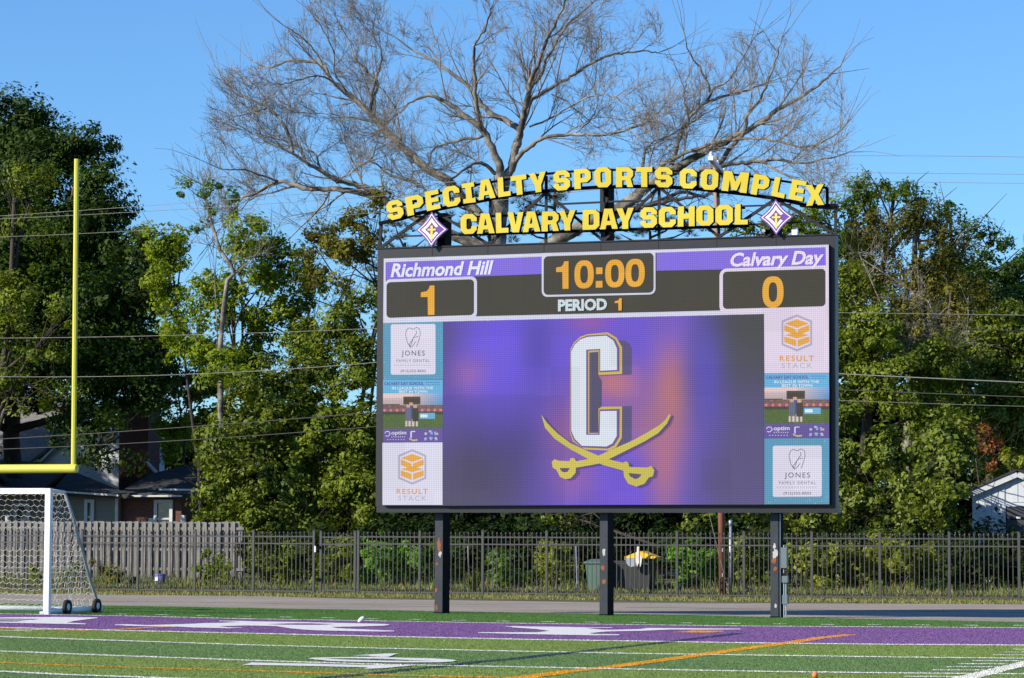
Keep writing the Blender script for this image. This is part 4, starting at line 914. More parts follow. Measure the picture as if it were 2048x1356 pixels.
w2,b0_,b1_,zt2=wall('wall',237,363,996,NH+.3,5,M['brick']); w2['label']='dark red brick wall'
w3,c0_,c1_,zt3=wall('wall',364,470,996,NH+2.2,3,M['dark_in'])  # near-black wall paints the shade of the porch recess
def window(x0,x1,y0,y1,N,par,mid=True,sill=True):
    u0=uN(x0,y0,N);u1=uN(x1,y0,N);z1_=zN(x0,y0,N);z0_=zN(x0,y1,N)
    wd=MB().box(FR((u0+u1)/2,N-.02,(z0_+z1_)/2),u1-u0-.1,.02,z1_-z0_-.1).build('window',M['glass'],par)
    fm=MB()
    for uu in (u0,u1): fm.box(FR(uu,N-.05,(z0_+z1_)/2),.12,.08,z1_-z0_+.12)
    for z in (z1_,z0_): fm.box(FR((u0+u1)/2,N-.05,z),u1-u0-.122,.08,.12)
    if mid: fm.box(FR((u0+u1)/2,N-.04,(z0_+z1_)/2),u1-u0-.122,.04,.06)
    fm.build('frame',M['trim'],wd)
    return wd
window(33,58,1010,1068,NH-.03,hs); window(174,187,1002,1066,NH-.03,hs); window(313,344,1003,1072,NH+.3,hs)
dr=MB().box(FR((uN(300,1030,NH+.3)+uN(307,1030,NH+.3))/2,NH+.28,1.3),.22,.05,2.0).build('shutter',M['trim'],hs)
# fascias and roofs: planes between an eave line and a ridge line, with thickness
def roofp(name,pts,m,th=.14,par=hs): 
    P=[PN(x,y,N) for x,y,N in pts]; return MB().prism([P],Vector((0,0,-th))).build(name,m,par)
def fasc(name,a,b,N,h,par=hs): p=PN(*a,N);q=PN(*b,N); q.z=p.z=(p.z+q.z)/2; return MB().bar(p,q,.05,h,up=Nn).build(name,M['trim'],par)
r1=roofp('roof',[(-330,968,NH-.6),(262,989,NH-.6),(150,944,NH+3.2),(85,925,NH+4.2),(-330,900,NH+4.2)],M['roof'])
mb=MB(); mb.bar(PN(-330,968,NH-.66),PN(0,975,NH-.66),.06,.15); mb.bar(PN(0,975,NH-.66),PN(238,991,NH-.66),.06,.15); mb.build('fascia',M['trim'],r1)
r2=roofp('roof',[(236,986,NH-.2),(365,988,NH-.2),(440,985,NH-.2),(440,928,NH+3.5),(400,924,NH+3.8),(300,948,NH+2.6),(262,970,NH+1.2)],M['roof'])
MB().bar(PN(236,992,NH-.3),PN(364,992,NH-.3),.06,.13).build('fascia',M['trim'],r2); MB().bar(PN(318,979,NH-.7),PN(432,980,NH-.7),.06,.05).build('fascia',M['trim'],r2)
for x in (367,421): u=uN(x,1020,NH-.2); MB().box(FR(u,NH-.2,1.35),.14,.14,2.1).build('porch_post',M['trim'],hs)
for x,y in ((20,1000),): u=uN(16,1000,NH-.5); MB().box(FR(u,NH-.5,1.3),.13,.13,2.2).build('porch_post',M['trim'],hs)
# taller rear house: white gable wall, grey roof, brick chimney
N2=98.0; h2=thing('house',FR(uN(180,900,N2),N2,.4),'taller white gabled house with brick chimney half hidden by the big dark tree','house')
P=[PN(80,922,N2),PN(165,845,N2),PN(238,868,N2),PN(238,1010,N2),PN(80,1010,N2)]
MB().prism([P],Nn*4).build('wall',M['white_siding'],h2)
window(172,188,893,915,N2-.05,h2,False)
rg=roofp('roof',[(-330,800,N2+3),(150,803,N2+3),(190,822,N2+1),(60,922,N2-.4),(-330,915,N2-.4)],M['roof_grey'],par=h2)
MB().bar(PN(78,926,N2-.1),PN(168,840,N2-.1),.08,.14).build('rake_board',M['trim'],h2)
MB().bar(PN(168,840,N2-.1),PN(242,872,N2-.1),.08,.14).build('rake_board',M['trim'],h2)
u0=uN(238,900,N2-1);u1=uN(296,900,N2-1); MB().box(FR((u0+u1)/2,N2-.5,(.4+zN(260,800,N2-1))/2),u1-u0,1.0,zN(260,800,N2-1)-.4).build('chimney',M['brick'],h2)
MB().box(FR((u0+u1)/2+.1,N2-.5,zN(270,796,N2-1)),u1-u0+.1,1.15,.15).build('chimney_cap',M['trim'],h2)
MB().bar(PN(293,924,N2-1.1),PN(315,948,N2-1.1),.08,.15).build('rake_board',M['trim'],h2)
MB().prism([[PN(240,948,N2-1.0),PN(296,925,N2-1.0),PN(316,950,N2-1.0),PN(316,1000,N2-1),PN(240,1000,N2-1)]],Nn*.4).build('gable',M['brick'],h2)
# ------------------------------------------------------------------ white shed at the right
NSH=84.0; sh=thing('shed',FR(uN(2036,1100,NSH),NSH,.35),'white gabled wooden shed with a dark sectional door at the right edge','shed')
ul=uN(1945,1050,NSH); uc=uN(2036.6,960,NSH); ur=2*uc-ul; zE=zN(1960,988,NSH); zA=zN(2036.6,950,NSH)
P=[FR(ul,NSH,.3),FR(ur,NSH,.3),FR(ur,NSH,zE),FR(uc,NSH,zA),FR(ul,NSH,zE)]
MB().prism([P],Nn*5).build('wall',M['white_siding'],sh)
nb=14; du0=uN(2012,1050,NSH)
for i in range(nb):
    x0=ul+(ur-ul)*i/nb; x1=ul+(ur-ul)*(i+1)/nb-.02; f_=lambda x: zE+(zA-zE)*(1-abs(x-uc)/(uc-ul)); zb_=.35 if x1<du0 or x0>2*uc-du0 else zN(2012,1010,NSH)+.08
    if x0<du0<x1: x1=du0-.02
    pts=[FR(x0,NSH-.02,zb_),FR(x1,NSH-.02,zb_),FR(x1,NSH-.02,f_(x1)-.02)]+([FR(uc,NSH-.02,zA-.02)] if x0<uc<x1 else [])+[FR(x0,NSH-.02,f_(x0)-.02)]
    MB().prism([pts],Nn*.019).build('siding_board',M['white_siding'],sh)
for s in (-1,1):
    e=uc+s*(uc-ul+.18); zz_=zE-.18*(zA-zE)/(uc-ul)
    MB().bar(FR(e,NSH-.16,zz_),FR(uc,NSH-.16,zA+.02),.16,.05).build('rake_board',M['trim'],sh)
    P=[FR(e,NSH-.22,zz_+.10),FR(uc,NSH-.22,zA+.12),FR(uc,NSH+5.2,zA+.12),FR(e,NSH+5.2,zz_+.10)]
    MB().prism([P],Z*.06).build('roof',M['roof'],sh)
dz0=.35; dz1=zN(2012,1013,NSH); 
dr=MB().box(FR(uc+.0,NSH-.03,(dz0+dz1)/2),2*(uc-du0),.03,dz1-dz0).build('door',M['dark_in'],sh)
for i in range(6):
    h=(dz1-dz0)/6; MB().box(FR(uc,NSH-.055,dz0+h*(i+.5)),2*(uc-du0)-.06,.02,h-.05).build('door_panel',mat('door_grey',(.045,.05,.06),.5) if i==0 else bpy.data.materials['door_grey'],dr)
MB().box(FR(uN(2038,1035,NSH),NSH-.075,zN(2038,1035,NSH)),.13,.01,.06).build('notice',M['sign_white'],dr)
for e in (du0-.05,2*uc-du0+.05): MB().box(FR(e,NSH-.05,(dz0+dz1)/2),.10,.06,dz1-dz0+.1).build('door_trim',M['trim'],sh)

# ------------------------------------------------------------------ utility pole, steel pole, wires
ND_=76.0
pl=thing('utility_pole',PN(1445.5,1200,ND_),'tall brown wooden utility pole rising behind the scoreboard','utility pole'); 
pb=PN(1445.5,1200,ND_); pb.z=0; pt=PN(1431,312,ND_)
MB().tube([pb,pb.lerp(pt,.5)],[.100,.090],14).build('pole',M['pole_wood'],pl,True); MB().tube([pb.lerp(pt,.5),pt],[.090,.078],14).build('pole_top',M['pole_grey'],pl,True)
a_=PN(1421,316,ND_-2.2); b_=PN(1449,352,ND_+1.6)
MB().bar(a_,b_,.10,.12).build('crossarm',M['galv'],pl)
MB().bar(a_+Z*-.0+(a_-b_).normalized()*.01,a_+(b_-a_).normalized()*.10,.12,.14).build('arm_cap',M['white_paint'],pl)
for q in (.03,.5,.95):
    c=a_.lerp(b_,q); MB().lathe(c+Z*.06,Z,[(.02,0),(.045,.04),(.03,.07),(.05,.10),(.001,.14)],10).build('insulator',M['white_paint'],pl)
MB().tube([PN(1418,1026,ND_-.2),PN(1438,1110,ND_-.2),PN(1462,1200,ND_-.2)],.008,5).build('guy_wire',M['wire'],pl)
for y in (1100,1150): MB().box(PN(1445,y,ND_-.10),.03,.02,.10).build('bracket',M['galv'],pl)
sp_=PN(1461,1200,ND_+.1); sp_.z=0
t=thing('steel_pole',sp_,'slim grey blue steel pipe standing right beside the brown utility pole','pole')
MB().tube([sp_,Vector((sp_.x,sp_.y,zN(1461,1042,ND_+.1)))],.042,12).build('pipe',M['galv'],t,True); MB().tube([Vector((sp_.x,sp_.y,zN(1461,1052,ND_+.1))),Vector((sp_.x,sp_.y,zN(1461,1040,ND_+.1)))],.055,12).build('cap',M['galv'],t,True)
xp=lambda y:1431+(1445.5-1431)*(y-312)/(1200-312)
def wire(ptsL,lab,r=.010,m='wire',n=10):
    """ptsL: (px,py,N) control points, drawn as a smooth sagging line"""
    P=[Vector(PN(*p)) for p in ptsL]; out=[]
    xs=np.array([p.x for p in P]); ts=np.linspace(0,1,len(P)); tt=np.linspace(0,1,40)
    cx=np.polyfit(ts,[p.x for p in P],min(2,len(P)-1)); cy=np.polyfit(ts,[p.y for p in P],1); cz=np.polyfit(ts,[p.z for p in P],min(2,len(P)-1))
    out=[Vector((np.polyval(cx,t),np.polyval(cy,t),np.polyval(cz,t))) for t in tt]
    o=MB().tube(out,r*.72,5).build('overhead_wire',M[m],smooth=True); tag(o,lab,'wire','overhead wires'); return o
NWr=ND_
wire([(-200,445,NWr+3),(340,407,NWr+2),(745,378,NWr),(1420,318,NWr-1)],'thin overhead wire, uppermost of those crossing the yellow upright')
wire([(-200,447,NWr),(340,417,NWr),(745,397,NWr),(1435,336,NWr)],'thin overhead wire just under the uppermost one left of the lettering')
wire([(-200,478,NWr),(340,457,NWr),(700,430,NWr),(1440,350,NWr)],'thin overhead wire passing lowest of the three across the dark tree crown')
wire([(-200,676,NWr),(300,671,NWr),(740,659,NWr),(1436,620,NWr)],'single overhead wire crossing the yellow upright below the three top wires',.012)
wire([(-200,750,NWr),(440,748,NWr),(745,717,NWr),(1438,640,NWr)],'twisted overhead cable meeting the scoreboard edge beside the first advert',.014)
wire([(-200,888,NWr),(340,858,NWr),(745,823,NWr),(1440,760,NWr)],'thick twisted cable sloping up to the scoreboard above the yellow crossbar',.020,'wire_dark')
wire([(-200,903,NWr),(300,887,NWr),(745,851,NWr),(1440,790,NWr)],'dark cable lowest of all left of the scoreboard',.018,'wire_dark')
wire([(1425,312,NWr-1),(1700,313.5,NWr),(2048,316,NWr),(2300,319,NWr)],'thin overhead wire, highest in the sky right of the lettering')
wire([(1440,342,NWr),(1700,345,NWr),(2048,348,NWr),(2300,351,NWr)],'thin overhead wire, second from the top in the sky at the right')
wire([(1447,352,NWr+1),(1700,359,NWr),(2048,363,NWr),(2300,368,NWr)],'thin overhead wire, third in the sky touching the tree tops at the right')
wire([(1436,622,NWr),(1700,625.5,NWr),(2048,630,NWr),(2300,634,NWr)],'thin wire crossing the right hand trees at the height of the right score')
wire([(1436,610,NWr),(1690,636,NWr),(1880,655,NWr),(2300,676,NWr)],'sagging dark cable below the thin wire across the right hand trees',.011,'wire_dark')
wire([(1438,735,NWr),(1690,748,NWr),(2048,765,NWr),(2300,775,NWr)],'thick twisted cable crossing the right hand trees beside the sponsor adverts',.020,'wire')
wire([(1438,770,NWr),(1690,780,NWr),(2048,794,NWr),(2300,803,NWr)],'thick dark cable beneath the twisted one across the right hand trees',.018,'wire_dark')
wire([(1438,790,NWr),(1690,802,NWr),(2048,812,NWr),(2300,818,NWr)],'thin brownish wire lowest across the right hand trees',.008,'wire')

# ------------------------------------------------------------------ bins, bucket and other small things behind the fence
def bin_(name,x0,x1,ytop,N,body,lab,lidcol,lidopen=False):
    u0=uN(x0,ytop,N);u1=uN(x1,ytop,N); zt=zN((x0+x1)/2,ytop,N); uc_=(u0+u1)/2; w=u1-u0; zb=.06
    t=thing(name,FR(uc_,N,zb),lab,'wheelie bin'); mb=MB(); vs=[]
    for z,s in ((zb+.08,.80),(zb+.5*(zt-zb),.9),(zt-.10,1.0)):
        for a,b in ((-1,-1),(1,-1),(1,1),(-1,1)): vs.append(FR(uc_+a*w/2*s,N+b*.32*s,z))
    fs=[(0,3,2,1)]+[(r*4+k,r*4+(k+1)%4,(r+1)*4+(k+1)%4,(r+1)*4+k) for r in range(2) for k in range(4)]+[(8,9,10,11)]
    mb.add(vs,fs); mb.build('body',body,t)
    MB().box(FR(uc_,N,zt-.12),w*1.06,.68,.05).build('rim',body,t)
    for a in (-1,1):
        mb=MB(); mb.lathe(FR(uc_+a*w*.42,N+.3,zb+.10),U,[(0,-.03),(.10,-.03),(.10,.03),(0,.03)],14); mb.build('wheel',M['tyre'],t)
    return t,uc_,w,zt
t,uc_,w,zt=bin_('wheelie_bin',1177,1222,1118,77.2,M['green_bin'],'pale green wheelie bin seen through the fence left of the middle post',None)
l=MB(); l.add([FR(uc_-w*.55,77.2-.36,zt-.08),FR(uc_+w*.55,77.2-.36,zt-.08),FR(uc_+w*.5,77.5,zt+.0),FR(uc_-w*.5,77.5,zt+.0),FR(uc_-w*.55,77.2-.36,zt-.12),FR(uc_+w*.55,77.2-.36,zt-.12),FR(uc_+w*.5,77.5,zt-.1),FR(uc_-w*.5,77.5,zt-.1)],[(0,1,2,3),(4,7,6,5),(0,4,5,1),(1,5,6,2),(2,6,7,3),(3,7,4,0)]); l.build('lid',M['green_bin'],t)
t,uc_,w,zt=bin_('wheelie_bin',1225,1262,1118,77.6,M['black_bin'],'dark grey wheelie bin standing between the green bin and the yellow lidded one',None)
MB().box(FR(uc_,77.6,zt-.07),w*1.05,.7,.04).build('lid',M['black_bin'],t)
t,uc_,w,zt=bin_('wheelie_bin',1252,1308,1119,77.0,M['black_bin'],'black wheelie bin with a raised bright yellow lid',None)
la=[PN(1248,1114,76.6),PN(1276,1103,76.8),PN(1283,1102,76.9),PN(1312,1114,76.6),PN(1308,1117,76.6),PN(1252,1116,76.6)]
MB().prism([la],Nn*.55).build('lid',M['lid_yellow'],t)
sk=thing('plastic_sack',PN(1278,1125,76.4),'crumpled white plastic sack hanging over the black bin rim','bag')
sp=MB(); sp.prism([[PN(x,y,76.35) for x,y in [(1274,1093),(1278,1093),(1279,1108),(1284,1112),(1283,1124),(1281,1134),(1277,1126),(1274,1134),(1271,1118),(1273,1108)]]],Nn*.05); sp.build('sheet',M['sack'],sk)
sk=thing('grey_sack',PN(1262,1130,76.4),'light grey sack stuffed at the left rim of the black bin','bag')
MB().prism([[PN(x,y,76.38) for x,y in [(1248,1117),(1262,1115),(1274,1118),(1271,1132),(1262,1134),(1256,1131)]]],Nn*.05).build('sheet',M['galv'],sk)
p=PN(320,1163,77.6); u_=uof(p); t=thing('blue_bucket',FR(u_,77.6,.16),'small blue printed bucket lying by the foot of the wooden fence','bucket')
MB().lathe(FR(u_,77.6,zN(320,1168,77.6)),Z,[(.001,0),(.13,0),(.165,.30),(.155,.30),(.12,.02),(.001,.02)],16).build('body',M['blue_plastic'],t,True); MB().lathe(FR(u_,77.6,zN(320,1168,77.6)),Z,[(.168,.26),(.172,.27),(.172,.30),(.16,.305)],16).build('rim',M['blue_plastic'],t,True)
MB().box(FR(u_-.05,77.6-.165,zN(320,1158,77.6)),.11,.01,.10).build('printed_label',M['sign_white'],t)
p=PN(1500,1185,76.6); t=MB(); t.lathe(Vector((p.x,p.y,.16)),Z,[(.001,-.09),(.07,-.06),(.10,0),(.07,.06),(.001,.09)],10)
tag(t.build('clay_pot',M['pole_grey'],smooth=True),'small round terracotta ball half hidden in the grass right of the utility pole','ornament')
for x,lab in ((936,'thin grey stake standing in shadow right of the left scoreboard post'),(1152,'thin grey stake leaning left of the green bin')):
    a=PN(x,1092,76.2); b2=PN(x+3,1194,76.2); tag(MB().tube([a,b2],.018,6).build('garden_stake',M['galv']),lab,'stake')

#==SECTION trees
# ------------------------------------------------------------------ vegetation
def leaves(C,size,rs,droop=.0,asp=.5,nrm=None):
    n=len(C); nv=rs.normal(size=(n,3))*.55
    if nrm is not None: nv=nv+nrm
    nv[:,2]+=.35; nv/=np.linalg.norm(nv,axis=1)[:,None]+1e-9; L=size*(.45+1.15*rs.rand(n)**1.3)
    d=rs.normal(size=(n,3)); d[:,2]-=droop*3; d-=nv*(d*nv).sum(1)[:,None]; d/=np.linalg.norm(d,axis=1)[:,None]+1e-9
    s=np.cross(nv,d); w=L*asp; V=np.empty((n,4,3)); V[:,0]=C-d*(L/2)[:,None]; V[:,1]=C+s*(w/2)[:,None]; V[:,2]=C+d*(L/2)[:,None]; V[:,3]=C-s*(w/2)[:,None]
    V[:,1]+=nv*(w*.2)[:,None]; V[:,3]+=nv*(w*.2)[:,None]
    return V.reshape(-1,3)
def crown_points(ells,size,lai,rs,clump=.55,shell=.55,per=60,asp=.5,thick=.8,fill=.5):
    out=[];nr=[]
    for e in ells:
        x,y,rx,ry,N=e[:5]; k=e[5] if len(e)>5 else 1.0
        c=np.array(PN(x,y,N)); d=c[1]; RX=rx*d/F_PX; RZ=ry*d/F_PX; RY=max(min((RX+RZ)/2*thick,4.5),.5)
        per_=int(per*1.7); area=math.pi*RX*RZ; nl=int(k*lai*(1+.9*fill)*area/(.5*size*size*asp)); nc=max(3,int(nl/per_))
        nl_=max(5,int(3.6*RX*RZ)+4); lv=rs.normal(size=(nl_,3)); lv/=np.linalg.norm(lv,axis=1)[:,None]; lr=(shell*.7+(1-shell*.7)*rs.rand(nl_)**.7)*(.78+.2*rs.rand(nl_))
        lc=c+lv*lr[:,None]*np.array([RX,RY,RZ]); lR=np.clip(.40*min(RX,RZ),.35,1.15)*(.55+.75*rs.rand(nl_))
        w_=lR**2; li=rs.choice(nl_,nc,p=w_/w_.sum())
        v=rs.normal(size=(nc,3)); v[:,2]+=.25; v/=np.linalg.norm(v,axis=1)[:,None]
        cc_=lc[li]+v*(lR[li]*(.7+.4*rs.rand(nc)))[:,None]*np.array([1,1,.8]); cs=clump*.62*(.45+.95*rs.rand(nc)**1.3)
        nf=int(nc*fill); fv=rs.normal(size=(nf,3)); fv/=np.linalg.norm(fv,axis=1)[:,None]; lump=1+.14*rs.normal(size=nf)
        cc_[:nf]=c+fv*((.25+.68*rs.rand(nf)**.6)*lump)[:,None]*np.array([RX,RY,RZ]); v[:nf]=fv; cs[:nf]*=1.5
        idx=np.repeat(np.arange(nc),per_); o=rs.normal(size=(len(idx),3)); o/=np.linalg.norm(o,axis=1)[:,None]; o[:,2]+=.2
        rr=(.35+.75*rs.rand(len(idx))**.6)[:,None]
        out.append(cc_[idx]+o*rr*cs[idx][:,None]*np.array([1,1,.8])); nr.append(.45*o+1.0*v[idx]+.3*lv[li][idx])
    P=np.concatenate(out); Q=np.concatenate(nr); k=P[:,2]>.25; return P[k],Q[k]
def tree(name,lab,ells,m,base,size=.13,lai=4.0,seed=1,clump=.55,shell=.55,per=60,asp=.5,bark='bark_dark',tw=.16,cat='tree',group=None,droop=.1,trunk_pts=None,extra=None,thick=.8,fill=None):
    if fill is None: fill=.10 if name=='young_tree' else .35 if lai<2.5 else .46
    rs=np.random.RandomState(seed); r=random.Random(seed); bp=PN(base[0],1180,base[1]); bp.z=gz(base[1])-.05
    t=thing(name,bp,lab,cat,group)
    P,NR=crown_points(ells,size,lai,rs,clump,shell,per,asp,thick,fill); V=leaves(P,size,rs,droop,asp,NR); n=len(P)
    mesh_np('crown' if cat=='tree' else 'foliage',V,np.arange(4*n).reshape(-1,4),M[m] if isinstance(m,str) else m,parent=t)
    mb=MB(); cs=[Vector(PN(e[0],e[1],e[4])) for e in ells]; zmax=max(c.z for c in cs); top=max(cs,key=lambda c:c.z)
    if trunk_pts: tp=[PN(*q) for q in trunk_pts]; tp[0].z=bp.z
    else: tp=[bp,bp.lerp(top,.3)+Vector((r.uniform(-.3,.3),0,0)),bp.lerp(top,.65)+Vector((r.uniform(-.4,.4),0,0)),top]
    k=len(tp); mb.tube(tp,[tw*(1-.75*i/(k-1)) for i in range(k)],8)
    for c in cs:
        j=min(range(k-1),key=lambda i:(tp[i]-c).length+(5 if tp[i].z>c.z else 0)); s=tp[j].lerp(tp[j+1],r.random()*.6)
        midp=s.lerp(c,.5)+Vector((r.uniform(-.4,.4),r.uniform(-.4,.4),r.uniform(.0,.5))); mb.tube([s,midp,c],[tw*.38,tw*.25,tw*.1],6)
        for q in range(5):
            e=c+Vector((r.uniform(-1,1),r.uniform(-1,1),r.uniform(-.6,1)))*1.4; mb.tube([midp.lerp(c,r.random()),c.lerp(e,.5)+Vector((r.uniform(-.2,.2),0,r.uniform(-.2,.2))),e],[tw*.14,tw*.09,tw*.03],4,cap=False)
    mb.build('trunk' if cat=='tree' else 'stem',M[bark],t,True)
    return t
M['lf_oak']=leafmat('leaf_dark_oak',(.010,.030,.005),(.060,.105,.011),.2,.6,.15)  # darker leaf colour stands in for the crown's shaded side
M['lf_olive']=leafmat('leaf_olive',(.028,.058,.006),(.215,.262,.020),.25,.6,.2)
M['lf_fresh']=leafmat('leaf_fresh',(.070,.130,.008),(.27,.33,.018),.35,.6,.2)
M['lf_gloss']=leafmat('leaf_glossy',(.018,.046,.006),(.205,.248,.022),.2,.5,.25)
M['lf_blue']=leafmat('leaf_bluegreen',(.045,.095,.022),(.15,.24,.035),.3,.6,.2)
M['lf_brown']=leafmat('leaf_brownish',(.085,.085,.014),(.23,.21,.040),.3,.7,.1)
M['lf_bright']=leafmat('leaf_bright',(.06,.15,.014),(.17,.33,.032),.35,.6,.2)
M['lf_red']=leafmat('leaf_red',(.22,.05,.02),(.32,.13,.04),.4)
M['lf_pine']=leafmat('pine_needles',(.025,.045,.012),(.085,.095,.022),.15,.7,.1)
M['lf_yel']=leafmat('leaf_yellowgreen',(.09,.13,.014),(.33,.35,.045),.35,.6,.2)
M['lf_dark']=leafmat('leaf_shade',(.010,.024,.006),(.030,.052,.010),.15,.7,.1)  # deep shade put into the leaf colour of the background masses

# far wooded belt closing the view beneath the crowns
rs=np.random.RandomState(77)
E_=[(x,y+rs.randint(-15,15),130,75,118+rs.rand()*6) for x in range(-420,2500,110) for y in (890,960,1040,1120)]+[(x,y,80,70,112) for x in range(1690,2200,90) for y in (700,800,880)]
P,NR=crown_points(E_,.30,4.0,rs,.9,.3,60,.6); V=leaves(P,.30,rs,.1,.6,NR)
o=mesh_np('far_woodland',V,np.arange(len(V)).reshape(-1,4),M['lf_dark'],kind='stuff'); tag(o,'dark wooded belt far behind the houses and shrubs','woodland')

tree('oak_tree','huge dark leafy oak filling the left side above the house',
 [(20,250,90,70,92),(60,330,130,110,92),(150,310,75,70,92),(195,400,60,70,91),(100,470,170,110,91),(215,500,70,80,91),(60,600,170,110,90),(200,620,120,100,90),(280,600,50,70,90),(290,510,40,60,91),(-80,450,120,240,92),(60,730,170,90,89),(215,750,110,90,89),(300,720,50,80,90),(-60,700,100,160,90),(150,830,110,60,88,.5),(215,880,60,60,87,.4),(310,800,40,60,89,.6),(170,690,190,70,94),(110,560,200,150,96,.6),(-260,500,150,160,90),(-330,700,140,140,89),(-470,620,130,150,90),(-230,800,150,60,86),(-300,890,110,60,86.5),(-170,885,85,60,86.5),(-75,885,55,60,86.5),(-330,960,120,60,85.6),(-190,960,90,50,85.6),(-90,940,60,50,85.8),(-380,700,160,120,86),(-180,700,110,90,86.5),(-420,820,120,100,87)],
 'lf_oak',(40,92),.15,4.6,1,.75,.5,70,.55,tw=.42)  # unseen lobes left of the view are added to shade the house
tree('oak_tree','lower limbs with sunlight put into olive leaf colour at the far left edge beside the yellow upright',
 [(30,590,70,50,86,.8),(20,660,60,50,86,.8),(90,690,60,40,86,.6),(10,760,60,45,86,.8),(110,790,50,30,86,.4),(60,450,70,50,87,.5),(70,370,60,40,86.5,.7),(30,350,50,30,86.5,.6),(120,640,50,30,86,.5),(40,830,60,30,85.5,.5)],
 'lf_olive',(-60,86),.14,2.2,2,.6,.5,50,.5,tw=.2)  # sunlit patches of the oak, painted by the olive leaf colour
# slender young trees in the middle distance
for i,(lab,el,b,mt,lai) in enumerate([
 ('slender light green tree directly right of the dark oak crown',[(335,475,45,35,88.5),(350,520,45,35,88.5),(320,560,40,45,88.5),(345,610,45,40,88.5),(370,660,40,35,88.5)],(405,88.5),'lf_fresh',2.6),
 ('airy light green tree with a bent bare trunk in the gap',[(410,620,45,40,88),(470,510,45,30,88),(500,560,50,35,88),(420,690,50,40,88),(460,640,45,35,88),(440,580,30,25,88),(400,560,30,25,88),(380,700,50,50,88),(450,740,50,40,88),(445,745,34,36,85.4)],(440,88),'lf_fresh',2.6),
 ('feathery light green tree between the bent trunk and the scoreboard',[(520,480,40,30,89),(570,505,50,35,89),(555,570,45,40,89),(590,620,45,40,89),(530,650,50,45,89),(500,710,60,40,89),(620,560,35,35,89),(600,680,50,40,89),(480,460,30,20,89)],(545,89),'lf_fresh',2.8),
 ('brownish green tree touching the left edge of the lettering',[(620,470,45,28,88),(670,500,55,35,88),(720,450,45,35,88),(730,520,50,45,88),(660,560,40,40,88),(760,420,25,35,88)],(690,88),'lf_brown',2.2),
 ('low spreading fresh green tree above the house roofs',[(350,740,50,40,95),(400,780,50,40,95),(330,800,40,35,95),(360,850,45,45,95),(340,900,40,40,100),(430,740,40,35,95)],(360,95),'lf_fresh',2.2)]):
    el=[(x,y,rx*1.22,ry*1.22,N) for x,y,rx,ry,N in el]; tree('young_tree',lab,el,mt,b,.14,lai*1.1,20+i,.55,.35,45,0.5,bark='bark_dark',tw=.09,group='slender trees between oak and scoreboard')
tree('young_tree','small dark green tuft of leaves high on the crooked pale trunk',[(385,383,28,12,86),(420,378,26,16,86),(448,425,22,14,86),(410,455,26,12,86),(455,398,20,10,86)],'lf_blue',(442,86),.12,2.6,33,.4,.3,40,.5,bark='bark',tw=.03)
tree('evergreen_shrub','tall glossy evergreen bush covering the corner of the low house',
 [(430,990,50,70,85.5),(460,900,70,70,86),(440,1060,50,50,84.5),(500,960,70,90,85),(520,1060,60,50,84.5),(470,830,60,55,87),(540,860,75,80,86.5),(570,780,65,60,87),(500,780,60,45,88),(570,960,80,90,86),(600,870,60,80,87)],
 'lf_gloss',(480,86),.15,4.2,40,.5,.55,60,.6,tw=.14,cat='bush')
tree('evergreen_shrub','broad dark bush pressed against the left edge of the scoreboard',
 [(690,640,50,70,88),(720,740,55,90,88),(640,760,60,70,88),(660,860,80,80,87.5),(730,880,60,100,87.5),(660,980,90,80,86.5),(620,1050,80,50,85.5),(740,1010,70,80,86),(620,680,50,50,89,.7),(760,620,40,60,88.5)],
 'lf_olive',(690,87),.14,3.6,41,.5,.55,60,.5,tw=.14,cat='bush')
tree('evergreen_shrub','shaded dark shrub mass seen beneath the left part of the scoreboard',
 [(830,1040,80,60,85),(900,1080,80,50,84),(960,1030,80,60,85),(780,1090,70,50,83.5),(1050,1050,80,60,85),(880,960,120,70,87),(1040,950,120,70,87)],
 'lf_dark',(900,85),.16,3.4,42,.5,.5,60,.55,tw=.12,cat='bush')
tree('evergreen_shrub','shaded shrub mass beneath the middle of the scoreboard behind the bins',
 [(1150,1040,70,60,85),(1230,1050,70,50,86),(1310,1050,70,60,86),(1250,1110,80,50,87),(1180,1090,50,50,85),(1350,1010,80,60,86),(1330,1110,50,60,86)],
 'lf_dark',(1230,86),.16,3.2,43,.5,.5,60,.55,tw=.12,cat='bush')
tree('leafy_shrub','sunlit green shrub beneath the right part of the scoreboard above the fence',
 [(1400,1050,50,40,83.5),(1500,1050,60,45,83.5),(1570,1050,60,45,83.5),(1640,1040,50,45,83),(1150,1035,35,30,83,.6),(1110,1050,40,30,83,.6)],
 'lf_gloss',(1520,83.5),.15,3.2,44,.45,.55,55,.6,tw=.1,cat='bush')
